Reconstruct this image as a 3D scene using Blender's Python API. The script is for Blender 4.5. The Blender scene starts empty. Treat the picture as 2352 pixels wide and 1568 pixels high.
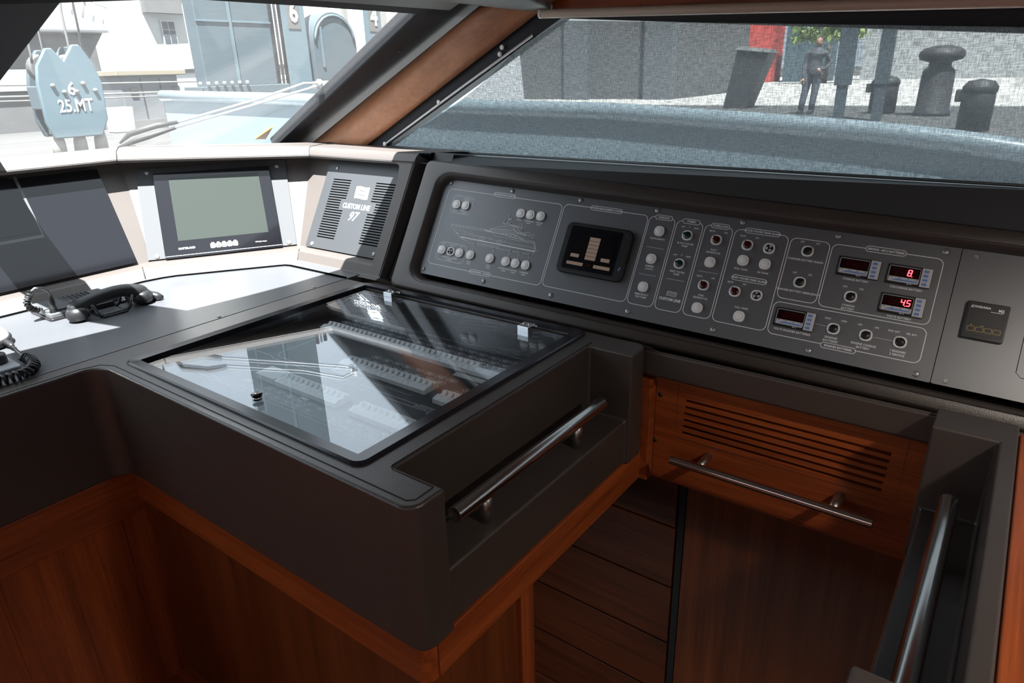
import bpy, bmesh, math, random
from mathutils import Matrix, Vector
random.seed(4)
S = bpy.context.scene
COL = S.collection
PI = math.pi
# ------------------------------------------------------------------ camera
# world: x runs aft, y runs to starboard, z up; z = 0 is the helm desk top
cam_d = bpy.data.cameras.new('camera')
cam_d.sensor_width = 36.0
cam_d.lens = 36.0 * 1560.0 / 2352.0
cam_d.clip_start = 0.02
cam_d.clip_end = 600
cam = bpy.data.objects.new('camera', cam_d)
cam.matrix_world = Matrix(((0.8030658, -0.1986205, 0.5618142, 0.0),
                           (0.59521, 0.312411, -0.7403543, 0.0),
                           (-0.0284674, 0.9289506, 0.3691074, 0.6),
                           (0, 0, 0, 1)))
COL.objects.link(cam)
S.camera = cam
# ------------------------------------------------------------------ light
w = bpy.data.worlds.new('world'); S.world = w
w.use_nodes = True
bg = w.node_tree.nodes['Background']
bg.inputs[0].default_value = (0.88, 0.94, 1.0, 1)
bg.inputs[1].default_value = 1.4
sun_d = bpy.data.lights.new('sun', 'SUN')
sun_d.energy = 27.0
sun_d.color = (1.0, 0.955, 0.90)
sun_d.angle = math.radians(0.6)
sun = bpy.data.objects.new('sun', sun_d)
TO_SUN = Vector((0.275, -0.31, 1.0)).normalized()
sun.rotation_euler = TO_SUN.to_track_quat('Z', 'Y').to_euler()
sun.location = (0, 0, 6)
COL.objects.link(sun)
S.view_settings.view_transform = 'Standard'
S.view_settings.look = 'None'
S.view_settings.exposure = 0.55
S.view_settings.gamma = 1.0
S.view_settings.use_curve_mapping = False
try:
    S.cycles.max_bounces = 10
    S.cycles.transparent_max_bounces = 16
    S.cycles.sample_clamp_indirect = 6.0
except Exception:
    pass

# ------------------------------------------------------------------ materials
MAT = {}
def new_mat(name):
    m = bpy.data.materials.new(name); m.use_nodes = True
    nt = m.node_tree
    b = nt.nodes['Principled BSDF']
    MAT[name] = m
    return m, nt, b

def plain(name, col, rough=0.5, metal=0.0, spec=0.5, bump=0.0, bscale=200.0, emit=None, estr=0.0, var=0.0, vscale=6.0):
    m, nt, b = new_mat(name)
    b.inputs['Base Color'].default_value = (*col, 1)
    b.inputs['Roughness'].default_value = rough
    b.inputs['Metallic'].default_value = metal
    b.inputs['Specular IOR Level'].default_value = spec
    if emit:
        b.inputs['Emission Color'].default_value = (*emit, 1)
        b.inputs['Emission Strength'].default_value = estr
    if bump or var:
        tc = nt.nodes.new('ShaderNodeTexCoord')
    if bump:
        n = nt.nodes.new('ShaderNodeTexNoise'); n.inputs['Scale'].default_value = bscale; n.inputs['Detail'].default_value = 3
        bp = nt.nodes.new('ShaderNodeBump'); bp.inputs['Strength'].default_value = bump; bp.inputs['Distance'].default_value = 0.002
        nt.links.new(tc.outputs['Object'], n.inputs['Vector'])
        nt.links.new(n.outputs['Fac'], bp.inputs['Height'])
        nt.links.new(bp.outputs['Normal'], b.inputs['Normal'])
    if var:
        n2 = nt.nodes.new('ShaderNodeTexNoise'); n2.inputs['Scale'].default_value = vscale; n2.inputs['Detail'].default_value = 5
        mx = nt.nodes.new('ShaderNodeMix'); mx.data_type = 'RGBA'
        mx.inputs[6].default_value = (*[c * (1 - var) for c in col], 1)
        mx.inputs[7].default_value = (*[min(1, c * (1 + var)) for c in col], 1)
        nt.links.new(tc.outputs['Object'], n2.inputs['Vector'])
        nt.links.new(n2.outputs['Fac'], mx.inputs[0])
        nt.links.new(mx.outputs[2], b.inputs['Base Color'])
    return m

def wood(name, dark, light, scale=(1, 1, 1), rough=0.35, seed=0.0):
    """grain runs along the axis with the smallest scale"""
    m, nt, b = new_mat(name)
    tc = nt.nodes.new('ShaderNodeTexCoord')
    mp = nt.nodes.new('ShaderNodeMapping'); mp.inputs['Scale'].default_value = scale
    mp.inputs['Location'].default_value = (seed, seed * .7, seed * .3)
    n1 = nt.nodes.new('ShaderNodeTexNoise'); n1.inputs['Scale'].default_value = 1.0; n1.inputs['Detail'].default_value = 6; n1.inputs['Roughness'].default_value = 0.65
    n2 = nt.nodes.new('ShaderNodeTexNoise'); n2.inputs['Scale'].default_value = 6.0; n2.inputs['Detail'].default_value = 4
    ad = nt.nodes.new('ShaderNodeMath'); ad.operation = 'MULTIPLY_ADD'; ad.inputs[1].default_value = 0.45
    cr = nt.nodes.new('ShaderNodeValToRGB')
    cr.color_ramp.elements[0].position = 0.42; cr.color_ramp.elements[0].color = (*dark, 1)
    cr.color_ramp.elements[1].position = 0.95; cr.color_ramp.elements[1].color = (*light, 1)
    nt.links.new(tc.outputs['Object'], mp.inputs['Vector'])
    nt.links.new(mp.outputs['Vector'], n1.inputs['Vector'])
    nt.links.new(mp.outputs['Vector'], n2.inputs['Vector'])
    nt.links.new(n2.outputs['Fac'], ad.inputs[0]); nt.links.new(n1.outputs['Fac'], ad.inputs[2])
    nt.links.new(ad.outputs[0], cr.inputs['Fac'])
    nt.links.new(cr.outputs['Color'], b.inputs['Base Color'])
    b.inputs['Roughness'].default_value = rough
    bp = nt.nodes.new('ShaderNodeBump'); bp.inputs['Strength'].default_value = 0.12; bp.inputs['Distance'].default_value = 0.001
    nt.links.new(ad.outputs[0], bp.inputs['Height']); nt.links.new(bp.outputs['Normal'], b.inputs['Normal'])
    return m

plain('leather', (0.052, 0.040, 0.034), 0.38, spec=0.8, bump=0.22, bscale=420, var=0.12)
plain('leather_dash', (0.092, 0.080, 0.074), 0.5, bump=0.2, bscale=420, var=0.08)
plain('desk_vinyl', (0.085, 0.088, 0.096), 0.36, bump=0.1, bscale=500, var=0.05)
plain('seam', (0.02, 0.017, 0.016), 0.7)
plain('stitch', (0.28, 0.24, 0.21), 0.7)
plain('black', (0.006, 0.006, 0.007), 0.45)
plain('black_gloss', (0.006, 0.006, 0.008), 0.07)
plain('black_satin', (0.018, 0.018, 0.02), 0.3)
plain('black_rubber', (0.014, 0.014, 0.015), 0.42)
plain('frame_black', (0.022, 0.024, 0.028), 0.6, spec=0.25, bump=0.05, bscale=300)
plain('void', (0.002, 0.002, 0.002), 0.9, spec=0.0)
plain('glass_edge', (0.02, 0.02, 0.026), 0.16)
plain('panel_grey', (0.135, 0.141, 0.150), 0.40, spec=1.0, metal=0.2, bump=0.10, bscale=900)
plain('plate_alu', (0.068, 0.070, 0.075), 0.68, spec=0.3, bump=0.03, bscale=300)
plain('plate_dark', (0.052, 0.055, 0.060), 0.4, metal=0.1, bump=0.03, bscale=300)
plain('white_plastic', (0.88, 0.87, 0.85), 0.4)
plain('breaker_white', (0.92, 0.90, 0.87), 0.45)
plain('print_white', (0.86, 0.87, 0.88), 0.6)
plain('print_dim', (0.30, 0.31, 0.32), 0.6)
plain('label_grey', (0.55, 0.55, 0.55), 0.5)
plain('key_blue', (0.14, 0.24, 0.55), 0.5)
plain('sticker', (0.62, 0.60, 0.56), 0.5)
plain('red_dim', (0.05, 0.004, 0.004), 0.2)
plain('red_window', (0.012, 0.002, 0.003), 0.08)
plain('red_lit', (0.6, 0.02, 0.03), 0.4, emit=(1.0, 0.05, 0.07), estr=4.0)
plain('knob_red', (0.06, 0.006, 0.006), 0.2)
plain('knob_green', (0.006, 0.035, 0.026), 0.2)
plain('knob_black', (0.012, 0.012, 0.013), 0.35)
plain('gold_line', (0.38, 0.27, 0.07), 0.5)
plain('steel', (0.62, 0.60, 0.57), 0.17, metal=1.0)
plain('steel_soft', (0.55, 0.53, 0.51), 0.32, metal=1.0)
plain('chrome', (0.85, 0.86, 0.88), 0.08, metal=1.0)
plain('screw', (0.34, 0.34, 0.34), 0.35, metal=0.6)
plain('screw_dark', (0.03, 0.02, 0.015), 0.5)
plain('led', (0.75, 0.62, 0.62), 0.12, metal=0.7)
plain('screen_grey', (0.030, 0.036, 0.032), 0.10, spec=0.3)
plain('screen_dark', (0.006, 0.008, 0.012), 0.12)
plain('screen_bar', (0.10, 0.075, 0.055), 0.3, emit=(0.75, 0.55, 0.42), estr=0.10)
plain('screen_m2', (0.05, 0.052, 0.052), 0.25)
plain('header_grey', (0.20, 0.215, 0.205), 0.45, bump=0.05, bscale=300)
plain('rod', (0.50, 0.39, 0.31), 0.5)
plain('headliner', (0.22, 0.205, 0.19), 0.8)
plain('plastic_grey', (0.10, 0.105, 0.11), 0.3)
plain('plastic_silver', (0.34, 0.35, 0.37), 0.28)
plain('pocket_black', (0.012, 0.012, 0.013), 0.6)
WD, WL = (0.10, 0.0150, 0.0033), (0.40, 0.090, 0.020)
wood('wood_x', WD, WL, (1.2, 34, 34))
wood('wood_y', WD, WL, (34, 1.2, 34))
wood('wood_z', WD, WL, (30, 30, 0.9), seed=3.1)
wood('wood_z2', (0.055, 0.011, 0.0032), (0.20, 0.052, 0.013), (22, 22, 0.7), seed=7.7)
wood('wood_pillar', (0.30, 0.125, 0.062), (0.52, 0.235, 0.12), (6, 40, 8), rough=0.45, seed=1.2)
wood('wood_x_shaded', (0.030, 0.0052, 0.0014), (0.13, 0.030, 0.007), (1.2, 34, 34))  # stairwell planks: same timber with the shade darkened into its colour
wood('wood_floor', WD, WL, (2, 20, 20))
# outside
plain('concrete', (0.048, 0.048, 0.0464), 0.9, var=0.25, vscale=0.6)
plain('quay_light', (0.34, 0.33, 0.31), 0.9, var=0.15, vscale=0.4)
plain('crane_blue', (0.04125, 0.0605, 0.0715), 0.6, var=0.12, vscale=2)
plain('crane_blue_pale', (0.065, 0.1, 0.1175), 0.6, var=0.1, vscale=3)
plain('white_wall', (0.3224, 0.3286, 0.3286), 0.7, var=0.06, vscale=2)
plain('grey_wall', (0.09, 0.09, 0.0912), 0.8, var=0.15, vscale=1.5)
plain('kiosk_grey', (0.1, 0.1075, 0.115), 0.6, var=0.1, vscale=2)
plain('ochre', (0.18, 0.155, 0.115), 0.8)
plain('pane_dark', (0.05, 0.06, 0.07), 0.15)
plain('hull_white', (0.45, 0.4575, 0.465), 0.3)
plain('strap', (0.1815, 0.1815, 0.165), 0.8)
plain('strap_yellow', (0.216, 0.21, 0.096), 0.8)
plain('cable', (0.078, 0.078, 0.075), 0.6)
plain('orange_paint', (0.75, 0.28, 0.07), 0.5)
plain('wiper_white', (0.45, 0.462, 0.48), 0.4)
plain('iron_dark', (0.022, 0.022, 0.024), 0.6)
plain('hull_blue', (0.13, 0.165, 0.185), 0.25)
plain('deck_white', (0.45, 0.46, 0.47), 0.5)
plain('green_leaf', (0.16, 0.22, 0.07), 0.8, var=0.4, vscale=4)
plain('bark', (0.08, 0.06, 0.045), 0.9)
plain('skin', (0.42, 0.24, 0.17), 0.6)
plain('cloth_dark', (0.07, 0.075, 0.085), 0.85)
plain('cloth_trousers', (0.10, 0.11, 0.14), 0.85)
plain('cloth_red', (0.45, 0.06, 0.05), 0.8)
plain('hair', (0.03, 0.022, 0.018), 0.7)

def mix_mat(name, build):
    m = bpy.data.materials.new(name); m.use_nodes = True
    nt = m.node_tree
    for n in list(nt.nodes): nt.nodes.remove(n)
    out = nt.nodes.new('ShaderNodeOutputMaterial')
    nt.links.new(build(nt), out.inputs['Surface'])
    MAT[name] = m
def N(nt, t, **kw):
    n = nt.nodes.new(t)
    for k, v in kw.items(): n.inputs[k].default_value = v
    return n
def mixsh(nt, fac, a, b):
    m = nt.nodes.new('ShaderNodeMixShader')
    if isinstance(fac, (int, float)): m.inputs[0].default_value = fac
    else: nt.links.new(fac, m.inputs[0])
    nt.links.new(a, m.inputs[1]); nt.links.new(b, m.inputs[2])
    return m.outputs[0]
def schlick(nt, f0, f90=1.0):
    lw = N(nt, 'ShaderNodeLayerWeight', Blend=0.5)
    p = nt.nodes.new('ShaderNodeMath'); p.operation = 'POWER'; p.inputs[1].default_value = 5.0
    m = nt.nodes.new('ShaderNodeMath'); m.operation = 'MULTIPLY_ADD'; m.inputs[1].default_value = f90 - f0; m.inputs[2].default_value = f0
    nt.links.new(lw.outputs['Facing'], p.inputs[0]); nt.links.new(p.outputs[0], m.inputs[0])
    return m.outputs[0]
def b_screen(nt):      # windscreen: clear glass behind a fine milky sun mesh
    tr = N(nt, 'ShaderNodeBsdfTransparent', Color=(0.93, 0.96, 0.98, 1))
    tl = N(nt, 'ShaderNodeBsdfTranslucent', Color=(0.95, 0.97, 1, 1))
    gl = N(nt, 'ShaderNodeBsdfGlossy', Roughness=0.02)
    fr = schlick(nt, 0.012, 0.35)
    tc = nt.nodes.new('ShaderNodeTexCoord')
    mp = nt.nodes.new('ShaderNodeMapping'); mp.inputs['Scale'].default_value = (420, 30, 420); mp.inputs['Rotation'].default_value = (0, 0, 0.6)
    nz = N(nt, 'ShaderNodeTexNoise', Scale=1.0, Detail=2.0)
    rg = nt.nodes.new('ShaderNodeMapRange'); rg.inputs['From Min'].default_value = 0.3; rg.inputs['From Max'].default_value = 0.7
    rg.inputs['To Min'].default_value = 0.005; rg.inputs['To Max'].default_value = 0.011
    nt.links.new(tc.outputs['Object'], mp.inputs['Vector']); nt.links.new(mp.outputs['Vector'], nz.inputs['Vector'])
    nt.links.new(nz.outputs['Fac'], rg.inputs['Value'])
    a = mixsh(nt, rg.outputs['Result'], tr.outputs[0], tl.outputs[0])
    return mixsh(nt, fr, a, gl.outputs[0])
mix_mat('windscreen_glass', b_screen)
def b_pane(nt):
    tr = N(nt, 'ShaderNodeBsdfTransparent', Color=(0.90, 0.95, 0.97, 1))
    gl = N(nt, 'ShaderNodeBsdfGlossy', Roughness=0.01)
    fr = schlick(nt, 0.03, 0.5)
    return mixsh(nt, fr, tr.outputs[0], gl.outputs[0])
mix_mat('side_glass', b_pane)
def b_lid(nt):         # smoked lid glass, reflective
    tr = N(nt, 'ShaderNodeBsdfTransparent', Color=(0.92, 0.95, 0.97, 1))
    gl = N(nt, 'ShaderNodeBsdfGlossy', Roughness=0.004, Color=(0.96, 0.98, 1, 1))
    fr = schlick(nt, 0.10, 1.0)
    return mixsh(nt, fr, tr.outputs[0], gl.outputs[0])
mix_mat('lid_glass', b_lid)
def b_blind(nt):       # open-weave sun blind
    tc = nt.nodes.new('ShaderNodeTexCoord')
    def weave(sc):
        mp = nt.nodes.new('ShaderNodeMapping'); mp.inputs['Scale'].default_value = sc
        nz = N(nt, 'ShaderNodeTexNoise', Scale=1.0, Detail=2.0)
        nt.links.new(tc.outputs['Object'], mp.inputs['Vector']); nt.links.new(mp.outputs['Vector'], nz.inputs['Vector'])
        return nz.outputs['Fac']
    ad = nt.nodes.new('ShaderNodeMath'); ad.operation = 'ADD'
    nt.links.new(weave((45, 14, 420)), ad.inputs[0]); nt.links.new(weave((420, 14, 60)), ad.inputs[1])
    rg = nt.nodes.new('ShaderNodeMapRange'); rg.inputs['From Min'].default_value = 0.75; rg.inputs['From Max'].default_value = 1.25
    rg.inputs['To Min'].default_value = 0.90; rg.inputs['To Max'].default_value = 0.66
    nt.links.new(ad.outputs[0], rg.inputs['Value'])
    tr = N(nt, 'ShaderNodeBsdfTransparent', Color=(0.97, 0.98, 1, 1))
    df = N(nt, 'ShaderNodeBsdfDiffuse', Color=(0.055, 0.060, 0.065, 1))
    tl = N(nt, 'ShaderNodeBsdfTranslucent', Color=(0.13, 0.135, 0.14, 1))
    return mixsh(nt, rg.outputs['Result'], tr.outputs[0], mixsh(nt, 0.5, df.outputs[0], tl.outputs[0]))
mix_mat('blind_fabric', b_blind)

# ------------------------------------------------------------------ mesh helpers
class MB:
    def __init__(s): s.v = []; s.f = []; s.sm = []
    def add(s, vs, fs, smooth=False):
        o = len(s.v); s.v += [Vector(p) for p in vs]
        for f in fs: s.f.append([o + i for i in f]); s.sm.append(smooth)
        return s
    def quad(s, a, b, c, d): return s.add([a, b, c, d], [(0, 1, 2, 3)])
    def box(s, x0, x1, y0, y1, z0, z1):
        return s.add([(x0, y0, z0), (x1, y0, z0), (x1, y1, z0), (x0, y1, z0), (x0, y0, z1), (x1, y0, z1), (x1, y1, z1), (x0, y1, z1)],
                     [(3, 2, 1, 0), (4, 5, 6, 7), (0, 1, 5, 4), (1, 2, 6, 5), (2, 3, 7, 6), (3, 0, 4, 7)])
    def prism(s, poly, z0, z1, M=None, smooth=False):
        n = len(poly); M = M or Matrix()
        vs = [M @ Vector((p[0], p[1], z0)) for p in poly] + [M @ Vector((p[0], p[1], z1)) for p in poly]
        s.add(vs, [tuple(range(n - 1, -1, -1)), tuple(range(n, 2 * n))])
        o = len(s.v) - 2 * n
        for i in range(n):
            j = (i + 1) % n
            s.f.append([o + i, o + j, o + n + j, o + n + i]); s.sm.append(smooth)
        return s
    def tube(s, path, r, n=10, caps=True, closed=False, smooth=True):
        path = [Vector(p) for p in path]; k = len(path)
        rs = r if isinstance(r, (list, tuple)) else [r] * k
        T = []
        for i in range(k):
            a = path[(i - 1) % k] if (closed or i > 0) else path[i]
            b = path[(i + 1) % k] if (closed or i < k - 1) else path[i]
            T.append((b - a).normalized())
        up = Vector((0, 0, 1)) if abs(T[0].z) < 0.9 else Vector((1, 0, 0))
        nx = T[0].cross(up).normalized(); vs = []
        for i in range(k):
            nx = (nx - T[i] * nx.dot(T[i])).normalized(); ny = T[i].cross(nx)
            for j in range(n):
                a = 2 * PI * j / n
                vs.append(path[i] + nx * (math.cos(a) * rs[i]) + ny * (math.sin(a) * rs[i]))
        fs = []
        for i in range(k if closed else k - 1):
            i2 = (i + 1) % k
            for j in range(n):
                j2 = (j + 1) % n
                fs.append((i * n + j, i * n + j2, i2 * n + j2, i2 * n + j))
        o = len(s.v); s.add(vs, fs, smooth)
        if caps and not closed:
            s.f.append([o + j for j in range(n - 1, -1, -1)]); s.sm.append(False)
            s.f.append([o + (k - 1) * n + j for j in range(n)]); s.sm.append(False)
        return s
    def lathe(s, prof, n=20, M=None, smooth=True):
        M = M or Matrix(); k = len(prof); vs = []
        for (r, z) in prof:
            for j in range(n):
                a = 2 * PI * j / n
                vs.append(M @ Vector((r * math.cos(a), r * math.sin(a), z)))
        fs = []
        for i in range(k - 1):
            for j in range(n):
                j2 = (j + 1) % n
                fs.append((i * n + j, i * n + j2, (i + 1) * n + j2, (i + 1) * n + j))
        o = len(s.v); s.add(vs, fs, smooth)
        if prof[0][0] > 1e-6: s.f.append([o + j for j in range(n - 1, -1, -1)]); s.sm.append(False)
        if prof[-1][0] > 1e-6: s.f.append([o + (k - 1) * n + j for j in range(n)]); s.sm.append(False)
        return s
    def ribbon(s, pts, wd, z, closed=False):
        """flat printed line in the xy plane"""
        pts = [Vector((p[0], p[1])) for p in pts]; k = len(pts)
        L = []; R_ = []
        for i in range(k):
            a = pts[(i - 1) % k] if (closed or i > 0) else pts[i]
            b = pts[(i + 1) % k] if (closed or i < k - 1) else pts[i]
            t = b - a
            if t.length < 1e-9: t = Vector((1, 0))
            t.normalize(); nn = Vector((-t.y, t.x)) * (wd / 2)
            L.append(pts[i] + nn); R_.append(pts[i] - nn)
        vs = [(p.x, p.y, z) for p in L] + [(p.x, p.y, z) for p in R_]
        fs = []
        for i in range(k if closed else k - 1):
            j = (i + 1) % k
            fs.append((k + i, k + j, j, i))
        return s.add(vs, fs)
    def mesh(s, me, M):
        vs = [M @ v.co for v in me.vertices]
        return s.add(vs, [tuple(p.vertices) for p in me.polygons])
    def xf(s, M):
        s.v = [M @ p for p in s.v]; return s
    def make(s, name, mat, merge=False, dissolve=False):
        me = bpy.data.meshes.new(name)
        me.from_pydata([tuple(p) for p in s.v], [], s.f)
        me.polygons.foreach_set('use_smooth', s.sm)
        if merge or dissolve:
            bm = bmesh.new(); bm.from_mesh(me)
            bmesh.ops.remove_doubles(bm, verts=bm.verts, dist=1e-5)
            if dissolve:
                bmesh.ops.dissolve_limit(bm, angle_limit=0.01, verts=bm.verts, edges=bm.edges)
            bmesh.ops.recalc_face_normals(bm, faces=bm.faces)
            bm.to_mesh(me); bm.free()
        me.update()
        if isinstance(mat, str): me.materials.append(MAT[mat])
        return me

FR = {}       # object -> its local frame (the frame of its thing)
def thing(name, label, cat, frame=None, group=None, kind=None):
    o = bpy.data.objects.new(name, None)
    o.empty_display_size = 0.05
    M = frame if isinstance(frame, Matrix) else Matrix.Translation(frame or (0, 0, 0))
    o.matrix_world = M
    COL.objects.link(o); FR[o] = M
    tag(o, label, cat, group, kind)
    return o
def tag(o, label=None, cat=None, group=None, kind=None):
    if label: o['label'] = label
    if cat: o['category'] = cat
    if group: o['group'] = group
    if kind: o['kind'] = kind
    return o
def obj(name, mb, mat, parent=None, world=False, bevel=0.0, seg=2, merge=False, dissolve=False, loc=None, label=None, pre=None):
    """link a mesh; parts are given in their thing's frame, or in world coordinates with world=True"""
    if isinstance(mb, MB):
        if world and parent is not None: mb.xf(FR[parent].inverted())
        me = mb.make(name, mat, merge or bevel > 0, dissolve)
        if pre:
            bm = bmesh.new(); bm.from_mesh(me); Fi = FR[parent] if parent is not None else Matrix()
            for (px, py, rad) in pre:
                es = []
                for e in bm.edges:
                    a, b = Fi @ e.verts[0].co, Fi @ e.verts[1].co
                    if all(abs(q.x - px) < 1e-3 and abs(q.y - py) < 1e-3 for q in (a, b)): es.append(e)
                if es: bmesh.ops.bevel(bm, geom=es, offset=rad, segments=7, affect='EDGES', profile=.5)
            bm.to_mesh(me); bm.free()
    else: me = mb
    o = bpy.data.objects.new(name, me); COL.objects.link(o)
    if parent is not None:
        o.parent = parent; FR[o] = FR[parent]
    else: FR[o] = Matrix()
    if loc is not None: o.location = loc
    if bevel > 0:
        b = o.modifiers.new('bevel', 'BEVEL'); b.width = bevel; b.segments = seg; b.limit_method = 'ANGLE'; b.angle_limit = math.radians(35)
        b.harden_normals = True
        me.polygons.foreach_set('use_smooth', [True] * len(me.polygons))
    if label: o['label'] = label
    return o
def struct(name, mb, mat, label=None, cat=None, **kw):
    o = obj(name, mb, mat, **kw); tag(o, label, cat, None, 'structure'); return o
def solid(xs, ys, zs, fn):
    """boundary of a set of grid cells"""
    mb = MB(); nx, ny, nz = len(xs) - 1, len(ys) - 1, len(zs) - 1
    C = {}
    for i in range(nx):
        for j in range(ny):
            for k in range(nz):
                if fn((xs[i] + xs[i + 1]) / 2, (ys[j] + ys[j + 1]) / 2, (zs[k] + zs[k + 1]) / 2): C[i, j, k] = 1
    def q(a, b, c, d): mb.quad(a, b, c, d)
    for (i, j, k) in C:
        x0, x1, y0, y1, z0, z1 = xs[i], xs[i + 1], ys[j], ys[j + 1], zs[k], zs[k + 1]
        if (i - 1, j, k) not in C: q((x0, y0, z0), (x0, y0, z1), (x0, y1, z1), (x0, y1, z0))
        if (i + 1, j, k) not in C: q((x1, y0, z0), (x1, y1, z0), (x1, y1, z1), (x1, y0, z1))
        if (i, j - 1, k) not in C: q((x0, y0, z0), (x1, y0, z0), (x1, y0, z1), (x0, y0, z1))
        if (i, j + 1, k) not in C: q((x0, y1, z0), (x0, y1, z1), (x1, y1, z1), (x1, y1, z0))
        if (i, j, k - 1) not in C: q((x0, y0, z0), (x0, y1, z0), (x1, y1, z0), (x1, y0, z0))
        if (i, j, k + 1) not in C: q((x0, y0, z1), (x1, y0, z1), (x1, y1, z1), (x0, y1, z1))
    return mb
def rrect(x0, x1, y0, y1, r, n=5):
    P = []
    for (cx, cy, a0) in ((x1 - r, y1 - r, 0), (x0 + r, y1 - r, PI / 2), (x0 + r, y0 + r, PI), (x1 - r, y0 + r, 1.5 * PI)):
        for i in range(n + 1):
            a = a0 + PI / 2 * i / n
            P.append((cx + r * math.cos(a), cy + r * math.sin(a)))
    return P
def superell(rx, ry, e, n=28):
    P = []
    for i in range(n):
        a = 2 * PI * i / n; c, s_ = math.cos(a), math.sin(a)
        P.append((rx * math.copysign(abs(c) ** e, c), ry * math.copysign(abs(s_) ** e, s_)))
    return P
TXT = {}
def text_mesh(t, off):
    if (t, off) not in TXT:
        c = bpy.data.curves.new('txt', 'FONT'); c.body = t; c.resolution_u = 2; c.align_x = 'CENTER'; c.align_y = 'CENTER'; c.offset = off
        o = bpy.data.objects.new('txt', c)
        me = o.to_mesh()
        vs = [v.co.copy() for v in me.vertices]; fs = [tuple(p.vertices) for p in me.polygons]
        o.to_mesh_clear(); bpy.data.objects.remove(o); bpy.data.curves.remove(c)
        TXT[t, off] = (vs, fs)
    return TXT[t, off]
def put_text(mb, t, x, y, size, z=0.0, sx=1.0, bold=0.0, shear=0.0):
    vs, fs = text_mesh(t, round(min(.045, bold / size), 3))
    mb.add([Vector((x + (v.x + shear * v.y) * size * sx, y + v.y * size, z)) for v in vs], fs)
def frame_of(O, d, v, n):
    d, v, n = Vector(d).normalized(), Vector(v).normalized(), Vector(n).normalized()
    return Matrix(((d.x, v.x, n.x, O[0]), (d.y, v.y, n.y, O[1]), (d.z, v.z, n.z, O[2]), (0, 0, 0, 1)))
def rotz(a): return Matrix.Rotation(a, 4, 'Z')
def slotted(x0, x1, y0, y1, slots, th):
    """plate in the xy plane, front at z=0, with slots cut through it"""
    xs = sorted(set([x0, x1] + [s[0] for s in slots] + [s[1] for s in slots]))
    ys = sorted(set([y0, y1] + [s[2] for s in slots] + [s[3] for s in slots]))
    def ins(x, y, _):
        for s in slots:
            if s[0] < x < s[1] and s[2] < y < s[3]: return False
        return True
    return solid(xs, ys, [-th, 0.0], ins)

# ================================================================== the room
FLOOR = -0.95
struct('floor', MB().box(-2.3, 3.2, -2.4, 1.95, FLOOR - 0.05, FLOOR).box(0, 0.001, 0, 0.001, FLOOR - 0.05, FLOOR) if False else
       solid([-2.6, -1.31, 0.06, 3.2], [-2.4, 0.62, 1.48, 1.95], [FLOOR - 0.05, FLOOR],
             lambda x, y, z: not (-1.31 < x < 0.06 and 0.62 < y < 1.48)), 'wood_floor', 'dark red brown timber floor of the wheelhouse', 'floor')
struct('ceiling', MB().box(-1.48, 3.2, -2.4, 1.95, 0.93, 1.0), 'headliner', 'dark fabric headliner over the wheelhouse', 'ceiling')
struct('wall_port', MB().box(-2.6, 3.2, -2.45, -2.4, FLOOR, 0.52), 'wood_x', 'timber wall below the port windows', 'wall')
struct('wall_aft', solid([3.15, 3.2], [-2.4, -1.0, 0.4, 1.95], [FLOOR, 0.15, 0.60, 0.95],
       lambda x, y, z: not (-1.0 < y < 0.4 and 0.15 < z < 0.60)), 'wood_z', 'timber wall across the back of the wheelhouse', 'wall')
# starboard wall: black frame round the side window, timber above it
wy = 1.87
hole = [(-2.02, 0.335), (0.95, 0.325), (0.95, 0.555), (-1.20, 0.742)]
def wall_ring():
    mb = MB()
    o = [(-2.16, 0.335), (3.2, 0.05), (3.2, 0.66), (-1.262, 0.765)]
    o = [(-2.36, 0.26), (3.2, 0.10), (3.2, 0.62), (-1.34, 0.775)]
    for i in range(4):
        j = (i + 1) % 4
        a, b, c, d = o[i], o[j], hole[j], hole[i]
        mb.quad((a[0], wy, a[1]), (b[0], wy, b[1]), (c[0], wy, c[1]), (d[0], wy, d[1]))
        mb.quad((d[0], wy, d[1]), (c[0], wy, c[1]), (c[0], wy + .05, c[1]), (d[0], wy + .05, d[1]))
    return mb
struct('wall_starboard', wall_ring(), 'frame_black', 'black frame round the starboard side window', 'window frame', merge=True)
struct('trim_1', MB().add([(-1.262, 1.865, 0.765), (3.2, 1.865, 0.60), (3.2, 1.865, 0.95), (-1.262, 1.865, 0.95), (-1.262, 1.92, 0.765), (3.2, 1.92, 0.60), (3.2, 1.92, 0.95), (-1.262, 1.92, 0.95)],
       [(0, 1, 2, 3), (7, 6, 5, 4), (0, 4, 5, 1), (1, 5, 6, 2), (2, 6, 7, 3), (3, 7, 4, 0)]), 'wood_x', 'red brown timber trim above the side window', 'trim')
struct('trim_9', MB().box(-1.80, -1.20, 1.875, 1.95, 0.80, 1.0).box(-1.80, -1.40, 1.70, 1.95, 0.90, 1.0), 'frame_black', 'black corner block above the timber pillar', 'trim')
struct('window_2', MB().add([(x, wy + 0.045, z) for x, z in hole] + [(x, wy + 0.05, z) for x, z in hole], [(0, 1, 2, 3), (7, 6, 5, 4), (0, 4, 5, 1), (1, 5, 6, 2), (2, 6, 7, 3), (3, 7, 4, 0)]),
       'side_glass', 'glass of the starboard side window', 'window')
struct('wall_starboard_lower', MB().box(0.10, 3.2, 1.84, 1.90, FLOOR, 0.12), 'wood_x', 'timber wall below the side window', 'wall')

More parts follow.
